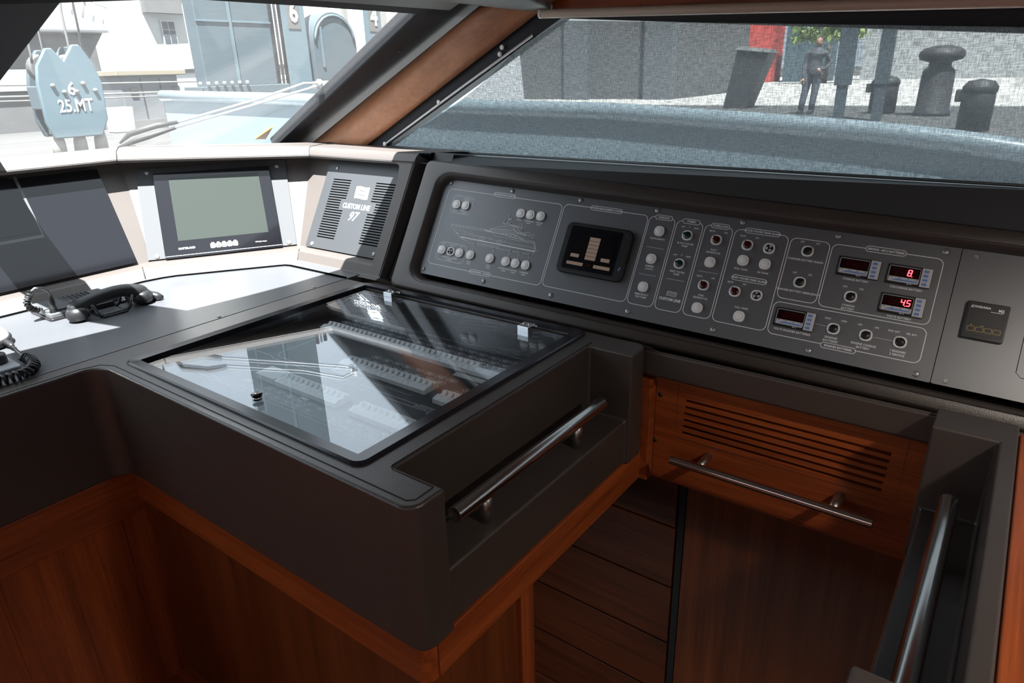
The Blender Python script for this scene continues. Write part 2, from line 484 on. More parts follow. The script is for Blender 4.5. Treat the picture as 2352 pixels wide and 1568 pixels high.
# windscreen plane  z = 0.36 + 0.41 (x + 2.55)
def wsz(x): return 0.36 + 0.41 * (x + 2.55)
WN = Vector((-0.41, 0, 1)).normalized()
def ws(x, y, off=0.0):
    p = Vector((x, y, wsz(x))) + WN * off
    return p
def ws_strip(quad, th=0.03):
    mb = MB()
    a = [ws(x, y) for x, y in quad]; b = [p + WN * th for p in a]
    return mb.add(a + b, [(0, 1, 2, 3), (7, 6, 5, 4), (0, 4, 5, 1), (1, 5, 6, 2), (2, 6, 7, 3), (3, 7, 4, 0)])
struct('window_1', MB().add([ws(-2.72, -2.4, .02), ws(-1.45, -2.4, .02), ws(-1.45, 2.05, .02), ws(-2.72, 2.05, .02), ws(-2.72, -2.4, .026), ws(-1.45, -2.4, .026), ws(-1.45, 2.05, .026), ws(-2.72, 2.05, .026)],
       [(0, 1, 2, 3), (7, 6, 5, 4), (0, 4, 5, 1), (1, 5, 6, 2), (2, 6, 7, 3), (3, 7, 4, 0)]), 'windscreen_glass', 'hazy raked windscreen glass above the dashboard', 'windscreen')
fr_o = struct('trim_2', ws_strip([(-2.66, 1.832), (-1.40, 1.609), (-1.40, 2.0), (-2.66, 2.14)], 0.05), 'frame_black', 'black windscreen frame strip along the timber pillar', 'window frame', bevel=0.006)
scr = MB().lathe([(0.006, 0), (0.0055, 0.002), (0.003, 0.003)], 10)
for (x, y) in ((-2.352, 1.845), (-1.782, 1.776)):
    me = MB().lathe([(0.0075, 0.001), (0.0065, -0.002), (0.0, -0.0035)], 10).make('screw', 'screw_dark')
    s_ = obj('screw', me, None, fr_o); s_.location = ws(x, y); s_.rotation_euler = WN.to_track_quat('Z', 'Y').to_euler()
def mull():
    mb = MB()
    R_ = [(-2.70, .81), (-2.55, .776), (-2.483, .762), (-2.347, .721), (-2.217, .692), (-2.091, .663), (-1.942, .641), (-1.586, .671), (-1.38, .688)]  # out-of-view foot is flared to cast the shadow band on the dash
    n = len(R_); a = [ws(x, y) for x, y in R_]; b = [ws(x, y - .165) for x, y in R_]
    up = [p + WN * .015 for p in a + b]
    fs = []
    for i in range(n - 1):
        fs += [(i, i + 1, n + i + 1, n + i), (2 * n + n + i, 2 * n + n + i + 1, 2 * n + i + 1, 2 * n + i), (2 * n + i, 2 * n + i + 1, i + 1, i), (n + i, n + i + 1, 3 * n + i + 1, 3 * n + i)]
    return mb.add(a + b + up, fs)
struct('trim_3', mull(), 'frame_black', 'dark sloping mullion between two windscreen panes', 'mullion', bevel=0.004)
# header over the windscreen
def gasket():
    mb = MB(); ed = [(-2.4, -2.0), (-.5, -1.80), (.27, -1.670), (.49, -1.625), (.68, -1.595), (.82, -1.570), (.953, -1.555), (1.224, -1.554), (1.637, -1.557), (2.0, -1.557)]
    a = [ws(x, y) for y, x in ed]; b = [ws(-1.38, y) for y, x in ed]
    n = len(ed)
    mb.add(a + b + [p + WN * .04 for p in a] + [p + WN * .04 for p in b], [(i, i + 1, n + i + 1, n + i) for i in range(n - 1)] + [(2 * n + i, 2 * n + i + 1, i + 1, i) for i in range(n - 1)] + [(3 * n + i, 3 * n + i + 1, 2 * n + i + 1, 2 * n + i) for i in range(n - 1)])
    return mb
struct('trim_4', gasket(), 'frame_black', 'black gasket strip along the top of the windscreen', 'trim')
hd = MB()
prof = [(-1.515, 0.783), (-1.503, 0.777), (-1.445, 0.800), (-1.43, 0.82), (-1.42, 0.93)]
for i in range(len(prof) - 1):
    (x0, z0), (x1, z1) = prof[i], prof[i + 1]
    hd.quad((x0, -2.4, z0), (x0, 1.72, z0), (x1, 1.72, z1), (x1, -2.4, z1))
struct('trim_5', hd, 'header_grey', 'narrow grey padded strip above the windscreen', 'trim', merge=True)
hd = MB()
pa = [(-1.42, -2.4, 0.832), (-1.42, 1.07, 0.832), (-1.482, 1.563, 0.798), (-1.30, 1.85, 0.765), (-1.215, 1.85, 0.762), (-1.116, 1.07, 0.868), (-1.12, -2.4, 0.895)]
hd.add(pa + [(x, y, z + 0.02) for x, y, z in pa], [(6, 5, 4, 3, 2, 1, 0), (7, 8, 9, 10, 11, 12, 13)] + [(i, (i + 1) % 7, 7 + (i + 1) % 7, 7 + i) for i in range(7)])
struct('trim_6', hd, 'header_grey', 'broad grey padded overhead panel tapering to the pillar', 'overhead panel', bevel=0.006, seg=3)
# timber pillar
def pillar():
    mb = MB(); n = 8; m = 10
    A0, A1 = Vector((-2.72, 1.99, 0.270)), Vector((-1.45, 1.81, 0.795))
    B0, B1 = Vector((-2.16, 1.855, 0.315)), Vector((-1.18, 1.855, 0.806))
    vs = []
    for i in range(n + 1):
        for j in range(m + 1):
            t = j / m; a = A0.lerp(A1, i / n); b = B0.lerp(B1, i / n)
            p = a.lerp(b, t) + Vector((0.25, -0.8, 0.4)).normalized() * (0.045 * math.sin(PI * t))
            vs.append(p)
    fs = [(i * (m + 1) + j, i * (m + 1) + j + 1, (i + 1) * (m + 1) + j + 1, (i + 1) * (m + 1) + j) for i in range(n) for j in range(m)]
    return mb.add(vs, fs, True)
po = struct('trim_7', pillar(), 'wood_pillar', 'sloping red brown timber pillar beside the windscreen', 'pillar')
so = po.modifiers.new('solid', 'SOLIDIFY'); so.thickness = 0.02; so.offset = -1

# ------------------------------------------------------------------ ceiling lamps
for (x, y, lab_) in ((.72, .74, 'warm recessed ceiling lamp above the leather pod'),):
    lp = thing('ceiling_lamp', lab_, 'lamp', (x, y, .93))
    obj('ring', MB().lathe([(.030, 0), (.045, 0), (.045, -.006), (.032, -.010), (.030, 0)], 24), 'chrome', lp)
    ld = bpy.data.lights.new('lamp_light', 'SPOT'); ld.energy = 44; ld.color = (1.0, .90, .79); ld.shadow_soft_size = .05; ld.spot_size = math.radians(140); ld.spot_blend = .6
    lo = bpy.data.objects.new('bulb', ld); COL.objects.link(lo); lo.parent = lp; lo.location = (0, 0, -.012)

# ------------------------------------------------------------------ roller blind
bl = thing('roller_blind', 'dark open-weave roller blind drawn over the starboard side window', 'blind', (-1.0, 1.85, 0.34))
def blind():
    mb = MB(); nx, nz = 60, 24; vs = []
    for i in range(nx + 1):
        s = i / nx
        for j in range(nz + 1):
            t = j / nz
            # left edge sags away from the frame
            xl = -1.985 + (1.985 - 1.185) * t + 0.075 * math.sin(PI * min(1, t * 1.25)) ** 1.0
            x = xl + (0.93 - xl) * s
            zb = 0.343; zt = 0.735 + (-0.081) * ((x + 1.19) / 1.13)
            z = zb + (zt - zb) * t
            wob = 0.010 * math.exp(-((x - xl) / 0.12) ** 2) * math.sin(PI * t) + 0.002 * math.sin(9 * x + 5 * z)
            vs.append((x, 1.853 - wob, z))
    fs = [(i * (nz + 1) + j, (i + 1) * (nz + 1) + j, (i + 1) * (nz + 1) + j + 1, i * (nz + 1) + j + 1) for i in range(nx) for j in range(nz)]
    return mb.add(vs, fs, True)
obj('fabric', blind(), 'blind_fabric', bl, world=True)
obj('hem_bar', MB().tube([(-1.985, 1.851, 0.343), (0.93, 1.851, 0.338)], 0.004, 8), 'plastic_grey', bl, world=True)
obj('rail', MB().tube([(-1.245, 1.835, 0.755), (-0.6, 1.835, 0.7265), (0.93, 1.835, 0.655)], 0.0125, 14), 'rod', bl, world=True, label='pale beige rail tube')
obj('end_cap', MB().tube([(-1.252, 1.835, 0.7553), (-1.243, 1.835, 0.755)], 0.0128, 14), 'white_plastic', bl, world=True)
obj('hook', MB().tube([(-0.93, 1.85, 0.765), (-0.93, 1.842, 0.752), (-0.92, 1.842, 0.748), (-0.91, 1.842, 0.752)], 0.0022, 6), 'chrome', bl, world=True)
gd = MB().tube([(-2.0, 1.862, 0.352), (-1.60, 1.862, 0.552), (-1.30, 1.862, 0.70)], 0.0035, 6)
obj('guide_wire', gd, 'white_plastic', bl, world=True)
for (x, z) in ((-1.99, 0.358), (-1.70, 0.508), (-1.425, 0.652), (-1.415, 0.672)):
    obj('clip', MB().lathe([(0.004, 0), (0.008, 0.001), (0.008, 0.004), (0.004, 0.005)], 10, Matrix.Translation((x, 1.862, z)) @ Matrix.Rotation(PI / 2, 4, 'X')), 'white_plastic', bl, world=True)

# ================================================================== side console (frame U, V, N)
U = Vector((0.992005, 0.11059, -0.06079)); V = Vector((-0.005277, 0.51764, 0.855582)); NN = Vector((0.126087, -0.848421, 0.514086))
L0 = Vector((-1.551116, 1.406682, 0.0))
FP = frame_of(L0, U, V, NN)
sc = thing('side_console', 'dark leather side console with a rounded opening for the switch panel', 'console', FP)
def rim():
    mb = MB()
    n = 6
    inner = rrect(0.078, 1.99, 0.030, 0.366, 0.045, n)
    outer = rrect(0.005, 2.06, -0.012, 0.412, 0.02, n)
    k = len(inner)
    din = rrect(0.086, 1.985, 0.040, 0.360, 0.040, n)
    rows = [[(x, y, -0.16) for x, y in outer], [(x, y, -0.012) for x, y in outer],
            [(x + (0.006 if x < 1 else -0.006), y + (0.006 if y < .2 else -0.006), 0.0) for x, y in outer],
            [(x + (-.012 if x < 1 else .012), y + (-.010 if y < .2 else .010), 0.0) for x, y in inner], [(x, y, -0.010) for x, y in inner], [(x, y, -0.045) for x, y in din]]
    vs = [p for r in rows for p in r]
    fs = []
    for r in range(len(rows) - 1):
        for i in range(k):
            j = (i + 1) % k
            fs.append((r * k + i, r * k + j, (r + 1) * k + j, (r + 1) * k + i))
    return mb.add(vs, fs, True)
ro = obj('surround', rim(), 'leather', sc, merge=True)
b_ = ro.modifiers.new('bevel', 'BEVEL'); b_.width = 0.006; b_.segments = 3; b_.limit_method = 'ANGLE'; b_.angle_limit = math.radians(30)
# stitched line along the opening
obj('stitching', MB().tube([(x, y, 0.0012) for x, y in rrect(0.0665, 2.0, 0.0205, 0.3755, 0.052, 6)], 0.0007, 5, closed=True), 'seam', sc)
# ledge in front of the surround, apron below it (world coordinates)
led = MB()
ys_ = [1.345, 1.352, 1.40]
a0, a1 = L0 + U * 0.0 - V * 0.010 - NN * 0.02, L0 + U * 2.0 - V * 0.010 - NN * 0.02
for s in range(6):
    x0 = -1.60 + s * (.98 / 6); x1 = x0 + .98 / 6
    def rb(x):
        t = (x - L0.x) / U.x; p = L0 + U * t - V * 0.012 - NN * 0.012; return (x, p.y, p.z)
    led.quad((x0, 1.352, 0.0), (x1, 1.352, 0.0), rb(x1), rb(x0))
obj('ledge', led, 'leather', sc, world=True, merge=True)
ap = MB()
prof = [(1.62, -0.13), (1.385, -0.030), (1.366, -0.013), (1.359, -0.018), (1.359, -0.074), (1.364, -0.080), (1.45, -0.082)]
for i in range(len(prof) - 1):
    (y0, z0), (y1, z1) = prof[i], prof[i + 1]
    ap.quad((-0.70, y0, z0), (0.60, y0, z0), (0.60, y1, z1), (-0.70, y1, z1))
obj('apron', ap, 'leather', sc, world=True, merge=True, bevel=0.003)
# black sill between the surround and the blind
sl = MB()
p0 = L0 + V * 0.40 - U * 0.05; p1 = L0 + V * 0.40 + U * 2.0
sl.quad(p0 - NN * .02, p1 - NN * .02, (p1.x, 1.87, 0.335), (-2.05, 1.87, 0.335))
sl.quad((-2.05, 1.87, 0.335), (-1.60, 1.63, 0.33), p0 - NN * .02, p0 - NN * .02) if False else None
so_ = struct('trim_8', sl, 'black', 'black sill between the side console and the blind', 'sill', merge=True)

obj('backing', MB().box(0.02, 2.04, 0.0, 0.40, -0.155, -0.050), 'void', sc)
# ------------------------------------------------------------------ switch panel
PZ = -0.03
FPP = FP @ Matrix.Translation((0, 0, PZ))
pn = thing('switch_panel', 'grey electrical switch panel with yacht diagram and white push buttons', 'control panel', FPP)
obj('plate', MB().prism(rrect(0.080, 1.4835, 0.052, 0.372, 0.002, 1), -0.003, 0.0), 'panel_grey', pn)
scm = MB().lathe([(0.0075, 0), (0.0072, 0.0015), (0.005, 0.003), (0.0, 0.0037)], 14).make('screw', 'screw')
for (x, y) in ((.1037, .352), (.3261, .353), (.5512, .354), (.7785, .3545), (1.0055, .354), (1.2305, .3525), (1.4542, .350),
               (.096, .0665), (.3183, .067), (.5432, .068), (.7739, .068), (1.0022, .0675), (1.2295, .066), (1.4546, .065)):
    obj('screw', scm, None, pn, loc=(x, y, 0))
Zp = 0.0004
ln = MB()
LW = 0.0016
def rbox(x0, x1, y0, y1, r=0.014, wd=LW): ln.ribbon(rrect(x0, x1, y0, y1, r, 5), wd, Zp, True)
def pillbox(x0, x1, y0, y1):
    P = rrect(x0, x1, y0, y1, (y1 - y0) / 2 * .98, 5)
    pad.add([(x, y, Zp + .0001) for x, y in P], [tuple(range(len(P)))])
    ln.ribbon(P, LW * .9, Zp + .0002, True)
pad = MB()
for b in ((.1045, .501, .088, .3335), (.5065, .759, .0905, .3365), (.7635, .8345, .091, .337), (.840, .9095, .091, .3362), (.9155, .9865, .091, .335),
          (.9925, 1.1225, .0902, .3345), (1.1285, 1.218, .179, .333), (1.2235, 1.455, .177, .332), (1.128, 1.4555, .088, .1690)): rbox(*b)
rbox(.130, .2035, .259, .3145, 0.011, .0011)
rbox(.1275, .2295, .1055, .1625, 0.013, .0011)
pills = [(.2678, .3416, .3300, .3425, 'NAVIGATION LIGHTS', .0075), (.588, .6818, .3305, .343, 'POWER MANAGEMENT SYSTEM', .0066), (.2606, .3355, .0828, .0952, 'BILGE PUMPS - ALARMS', .0068),
         (.7784, .8246, .3305, .3428, 'VARIOUS', .0075), (.8535, .8995, .330, .3425, 'PUMPS', .0075), (.9294, .9757, .329, .3415, 'OVERLOAD', .0075),
         (1.0158, 1.1001, .3285, .341, 'BLACK WATER TANK ALARM', .0066), (1.0138, 1.0985, .2035, .2165, 'GREY WATER TANK ALARM', .0066),
         (1.2945, 1.3787, .3255, .339, 'SERVICE - MTU BATTERIES', .0066), (1.2512, 1.3264, .080, .093, 'ENGINES BATTERIES', .0066)]
tx = MB()
for (x0, x1, y0, y1, t, sz) in pills:
    pillbox(x0, x1, y0, y1)
    put_text(tx, t, (x0 + x1) / 2, (y0 + y1) / 2 - .0002, sz, Zp + .0004, 1.0, bold=.00022)
obj('pill_ground', pad, 'panel_grey', pn)['kind'] = 'stuff'
for (x0, x1, y) in ((.776, .8237, .2515), (.775, .8229, .1755), (.850, .9003, .1755), (.9277, .9769, .2105)): ln.ribbon([(x0, y), (x1, y)], .0008, Zp)
ln.ribbon([(1.2285, .1325), (1.255, .1315)], .0007, Zp); ln.ribbon([(1.354, .1275), (1.394, .1275)], .0007, Zp)
obj('printed_lines', ln, 'print_white', pn)
# lettering
def lab(x, y, lines, sz=.0058, gap=.0072):
    for i, t in enumerate(lines): put_text(tx, t, x, y - i * gap, sz, Zp, 1.0, bold=.00013)
lab(.1818, .3075, ['GENERATOR', 'ALARMS'], .0052, .0058)
lab(.1483, .2655, ['FAULT']); lab(.1818, .2685, ['EMERGENCY', 'SUPPLY'], .005, .0056)
lab(.3764, .2685, ['FLAG']); lab(.4093, .2690, ['NAVIGATION', 'LIGHT'], .0052, .006); lab(.4431, .2690, ['ANCHOR', 'LIGHT'], .0054, .006)
lab(.1441, .1565, ['MUTE'], .005); lab(.1769, .1565, ['BUZZER'], .005); lab(.2093, .1575, ['TEST'], .005)
lab(.1769, .1165, ['EXTRACTION & BILGE', 'ALARMS'], .0055, .006)
for x, t in ((.2491, ['BOW', 'PUMP']), (.3186, ['CREW', 'PUMP']), (.3733, ['ENGINE ROOM', 'PUMP']), (.4057, ['CENTRAL', 'PUMP']), (.4402, ['LAZARETTE', 'PUMP'])): lab(x, .1160, t, .0055, .0065)
lab(.7993, .2765, ['INSTRUMENTS'], .0062); lab(.7988, .1995, ['DIMMER', 'LIGHTS'], .0066, .0075); lab(.7976, .1205, ['EMERGENCY', 'FIRE PUMP'], .0066, .0075)
lab(.8755, .2755, ['BLACK WATER', 'PUMP'], .0064, .0072); lab(.8746, .1975, ['GREY WATER', 'PUMP'], .0064, .0072)
lab(.9519, .2705, ['PORT', 'GENERATOR'], .0064, .0072); lab(.9507, .1480, ['STBD', 'GENERATOR'], .0064, .0072)
lab(1.0301, .2330, ['FULL TANK'], .0064); lab(1.0835, .2325, ['3/4 TANK'], .0064); lab(1.0558, .1355, ['FULL TANK'], .0064)
lab(1.1719, .2805, ['CHARGER BATTERY RADIO'], .0066); lab(1.1722, .2010, ['CHARGER BATTERY EMERGENCY'], .0068)
lab(1.290, .2520, ['CHARGE BATTERY'], .0066); lab(1.395, .2515, ['DISCHARGE BATTERY'], .0066); lab(1.395, .1825, ['VOLTS BATTERY'], .0066)
lab(1.2882, .1895, ['CHARGE', 'BATTERY'], .0068, .0078); lab(1.183, .1025, ['VOLTS ENGINES BATTERIES'], .0068)
lab(1.2695, .1065, ['ENGINES', 'BATTERIES'], .0068, .0078); lab(1.3388, .1055, ['ENGINE CHARGE', 'BATTERY'], .0068, .0078); lab(1.4092, .1055, ['1 ENGINES', '2 SERVICE'], .0068, .0078)
thin = MB()
def sel_marks(x, y, a, c, b=None):
    lab(x - .0165, y + .0225, [a], .0054); lab(x + .0185, y + .0225, [c], .0054)
    if b: lab(x, y + .0245, [b], .0054)
    for s_ in (-1, 1):
        px = x + s_ * .0168
        thin.ribbon([(px + s_ * .006, y + .0192), (px - s_ * .002, y + .0192), (px - s_ * .0045, y + .016), (px - s_ * .0058, y + .011)], .0005, Zp)
    if b: thin.ribbon([(x, y + .0155), (x, y + .0205)], .0005, Zp)
sels = [(.8755, .2979, 'AUT', 'MAN', '0', 'knob_green', -0.3), (.8746, .2196, 'AUT', 'MAN', '0', 'knob_green', -0.3), (.9519, .2975, 'MUTE', 'ON', None, 'knob_red', -.9), (.9507, .1747, 'MUTE', 'ON', None, 'knob_red', -.9),
        (1.0305, .2964, 'MUTE', 'ON', None, 'knob_red', -.9), (1.0299, .1735, 'MUTE', 'ON', None, 'knob_red', -.9), (1.1719, .3036, 'OFF', 'ON', None, 'knob_black', .75), (1.1722, .2244, 'OFF', 'ON', None, 'knob_black', .75),
        (1.2882, .2108, 'OFF', 'ON', None, 'knob_black', .75), (1.2697, .1283, 'PORT', 'STBD', None, 'knob_black', .75), (1.3388, .1279, 'OFF', 'ON', None, 'knob_black', .75), (1.4092, .1273, 'ENG. BAT', 'SER. BAT', None, 'knob_black', -.75)]
def ring_mesh():
    mb = MB(); n = 28
    o1 = superell(.0140, .0136, .80, n); o2 = superell(.0132, .0128, .84, n); i1 = superell(.0104, .0104, 1.0, n)
    rows = [[(x, y, 0) for x, y in o1], [(x, y, .0030) for x, y in o1], [(x, y, .0042) for x, y in o2], [(x, y, .0042) for x, y in i1], [(x, y, .0012) for x, y in i1]]
    vs = [p for r in rows for p in r]; fs = []
    for r in range(4):
        for i in range(n):
            j = (i + 1) % n; fs.append((r * n + i, r * n + j, (r + 1) * n + j, (r + 1) * n + i))
    fs.append(tuple(4 * n + i for i in range(n)))
    return mb.add(vs, fs, False).make('selector_switch', 'white_plastic')
RING = ring_mesh()
def knob_mesh(mat):
    mb = MB().lathe([(.0098, .001), (.0098, .0052), (.0090, .0062), (.0, .0064)], 22)
    mb.box(-.0106, .0106, -.0022, .0022, .004, .0105)
    return mb.make('knob', mat)
KN = {m: knob_mesh(m) for m in ('knob_green', 'knob_red', 'knob_black')}
for (x, y, a, c, b, m, rz) in sels:
    sel_marks(x, y, a, c, b)
    o = obj('selector_switch', RING, None, pn, loc=(x, y, 0))
    k = obj('knob', KN[m], None, o); k.rotation_euler = (0, 0, rz)
obj('pointer_lines', thin, 'print_dim', pn)['kind'] = 'stuff'
obj('lettering', tx, 'print_white', pn)['kind'] = 'stuff'
# push buttons
def btn_mesh():
    mb = MB(); n = 28
    o1 = superell(.0138, .0138, .80, n); o2 = superell(.0130, .0130, .84, n); i1 = superell(.0100, .0100, 1.0, n)
    rows = [[(x, y, 0) for x, y in o1], [(x, y, .0048) for x, y in o1], [(x, y, .0062) for x, y in o2], [(x, y, .0062) for x, y in i1], [(x, y, .0056) for x, y in i1]]
    vs = [p for r in rows for p in r]; fs = []
    for r in range(4):
        for i in range(n):
            j = (i + 1) % n; fs.append((r * n + i, r * n + j, (r + 1) * n + j, (r + 1) * n + i))
    return mb.add(vs, fs).make('push_button', 'white_plastic')
BT = btn_mesh()
CAP = MB().lathe([(.0096, .005), (.0096, .0066), (.0085, .0072), (.0, .0074)], 24).make('cap', 'white_plastic')
for (x, y) in ((.1483, .2858), (.1818, .2859), (.3764, .288), (.4093, .2882), (.4431, .2886), (.1441, .1365), (.2093, .137), (.2491, .137), (.3186, .1377), (.3733, .1378), (.4057, .138), (.4402, .1383),
               (.7998, .2976), (.7988, .2193), (.7976, .1410), (.9514, .2366), (.9501, .1138), (1.0301, .2551), (1.0835, .2546), (1.0558, .113)):
    o = obj('push_button', BT, None, pn, loc=(x, y, 0)); obj('cap', CAP, None, o)
# buzzers
BZ = MB().lathe([(.0098, .001), (.0098, .0046), (.0, .0050)], 22).make('buzzer_disc', 'black_satin')
bz = MB()
for k in range(3):
    for r in (.0034, .0058, .0080):
        pts = [(r * math.cos(a), r * math.sin(a)) for a in [k * 2 * PI / 3 + .5 + (i - 4) * .13 for i in range(9)]]
        bz.ribbon(pts, .0011, .0053)
BA = bz.make('slot', 'print_white')
for i, (x, y) in enumerate(((.1769, .1366), (1.0835, .2959), (1.0832, .1736))):
    o = obj('buzzer', RING, None, pn, loc=(x, y, 0)); d = obj('buzzer_disc', BZ, None, o); d.rotation_euler = (0, 0, i * .6)
    e = obj('slot', BA, None, o); e.rotation_euler = (0, 0, i * .6)
# yacht diagram
bt = MB()
def pl(pts, wd=.0007, c=False): bt.ribbon(pts, wd, Zp, c)
pl([(.1487, .2181), (.1648, .2042), (.1915, .1866), (.21, .1805)], .0009)
pl([(.196, .1872), (.26, .1862), (.35, .1848), (.456, .1832)], .0030)
pl([(.21, .1805), (.235, .173), (.3213, .1722), (.4429, .1722), (.452, .174), (.452, .181), (.456, .184)], .0007)
pl([(.26, .1765), (.30, .176), (.34, .1752)], .0005); pl([(.26, .179), (.30, .1785), (.335, .178)], .0005)
pl([(.1487, .2181), (.2177, .2185), (.3004, .2175)], .0009); pl([(.1497, .2225), (.2177, .2238), (.262, .2235), (.3004, .220)], .0008)
for i in range(9): pl([(.155 + i * .013, .2182), (.155 + i * .013, .2232)], .0006)
pl([(.27, .2215), (.30, .2185), (.34, .2175)], .0018)
pl([(.1640, .2060), (.20, .2065), (.262, .1975), (.35, .195), (.456, .1925)], .0005)
pl([(.1780, .1960), (.23, .198), (.30, .200)], .0005)
pl([(.300, .2175), (.306, .2110), (.315, .2080), (.433, .2065), (.445, .211)], .0007)
pl([(.3004, .2185), (.34, .2187), (.3837, .2134), (.4072, .2103), (.4418, .2124)], .0007)
pl([(.300, .220), (.33, .224), (.37, .2235), (.40, .2165), (.413, .2105)], .0008)
pl([(.325, .219), (.36, .2215), (.385, .2195), (.402, .2125), (.37, .2125), (.345, .2165)], .0007, True)
for x in (.348, .364, .380): pl([(x, .2128), (x, .2205)], .0008)
pl([(.2868, .2264), (.3213, .2404), (.3502, .2480), (.362, .246), (.3731, .2343), (.335, .2315), (.2868, .2264)], .0008)
pl([(.315, .237), (.345, .2415), (.366, .238), (.372, .2345)], .0006); pl([(.305, .230), (.345, .2345), (.372, .2330)], .0006)
pl([(.2868, .2245), (.35, .2285), (.395, .2260), (.423, .2255)], .0007); pl([(.3731, .2343), (.3945, .2290), (.423, .2245)], .0007)
pl([(.3388, .2518), (.395, .2480), (.397, .2435), (.352, .249)], .0007); pl([(.362, .2505), (.376, .232), (.388, .2275)], .0009); pl([(.37, .249), (.397, .2285)], .0008)
pl([(.3273, .2518), (.3330, .2490), (.3388, .2518), (.343, .266)], .0009); pl([(.322, .2555), (.3290, .2525)], .0008); pl([(.341, .2668), (.347, .2665)], .0018)
pl([(.379, .2485), (.379, .2560), (.385, .2580), (.391, .2555), (.391, .2480)], .0006)
pl([(.395, .2300), (.423, .2372), (.4238, .2284), (.405, .2270)], .0007); pl([(.405, .2340), (.405, .2265)], .0006)
pl([(.424, .2265), (.432, .2345), (.440, .2320), (.434, .2235), (.428, .228)], .0006)
pl([(.445, .211), (.450, .203), (.456, .1865), (.462, .1860)], .0009); pl([(.4418, .2085), (.449, .1995), (.4535, .1850)], .0006)
for (x, y) in ((.2701, .1933), (.332, .1937)): pl([(x + .010 * math.cos(a), y + .0052 * math.sin(a)) for a in [i * PI / 8 for i in range(16)]], .0007, True); pl([(x - .003, y - .0045), (x - .003, y + .0045)]); pl([(x + .003, y - .0045), (x + .003, y + .0045)])
for (x, y) in ((.2046, .2023), (.2202, .2019), (.2314, .2011), (.2414, .1955), (.3008, .1961), (.3492, .1965)): pl([(x + .0020 * math.cos(a), y + .0020 * math.sin(a)) for a in [i * PI / 4 for i in range(8)]], .0006, True)
pl([(.1755, .2030), (.1755, .1985), (.183, .1985), (.183, .2035)], .0008); pl([(.166, .2130), (.170, .2130)], .0014); pl([(.184, .2130), (.188, .2130)], .0014)
for (x0, x1, y1) in ((.2491, .2518, .173), (.3186, .3213, .172), (.3733, .3764, .1725), (.4057, .4079, .172), (.4402, .4429, .1727)): pl([(x0, .1510), (x1, y1)], .0006)
obj('yacht_diagram', bt, 'print_white', pn)
LED = MB().lathe([(.0024, 0), (.0024, .001), (.0016, .0022), (0, .0026)], 10).make('led', 'led')
for (x, y) in ((.2518, .173), (.3213, .172), (.3764, .1725), (.4079, .1719), (.4429, .1727), (.3411, .2767), (.3301, .261), (.3515, .2684), (.3511, .2554), (.395, .2404), (.4148, .2252), (.4392, .2205)):
    obj('led', LED, None, pn, loc=(x, y, 0))
# maker's mark printed on the panel
lg = MB()
for (a, b) in ((.8640, .8885),):
    for i in range(3):
        y0 = .1310 + i * .0042
        lg.ribbon([(a, y0 + .0006), (a + .008, y0 + .0014), (a + .016, y0 - .0002), (b, y0 + .0008)], .0012, Zp)
    lg.ribbon([(a, .1305), (a, .1420)], .0010, Zp); lg.ribbon([(b, .1312), (b, .1428)], .0010, Zp)
    lg.ribbon([(a, .1420), (a + .008, .1434), (a + .016, .1420), (b, .1430)], .0010, Zp)
put_text(lg, 'CUSTOM LINE', .8748, .1212, .0098, Zp, .92, bold=.0006)
obj('maker_mark', lg, 'print_white', pn)
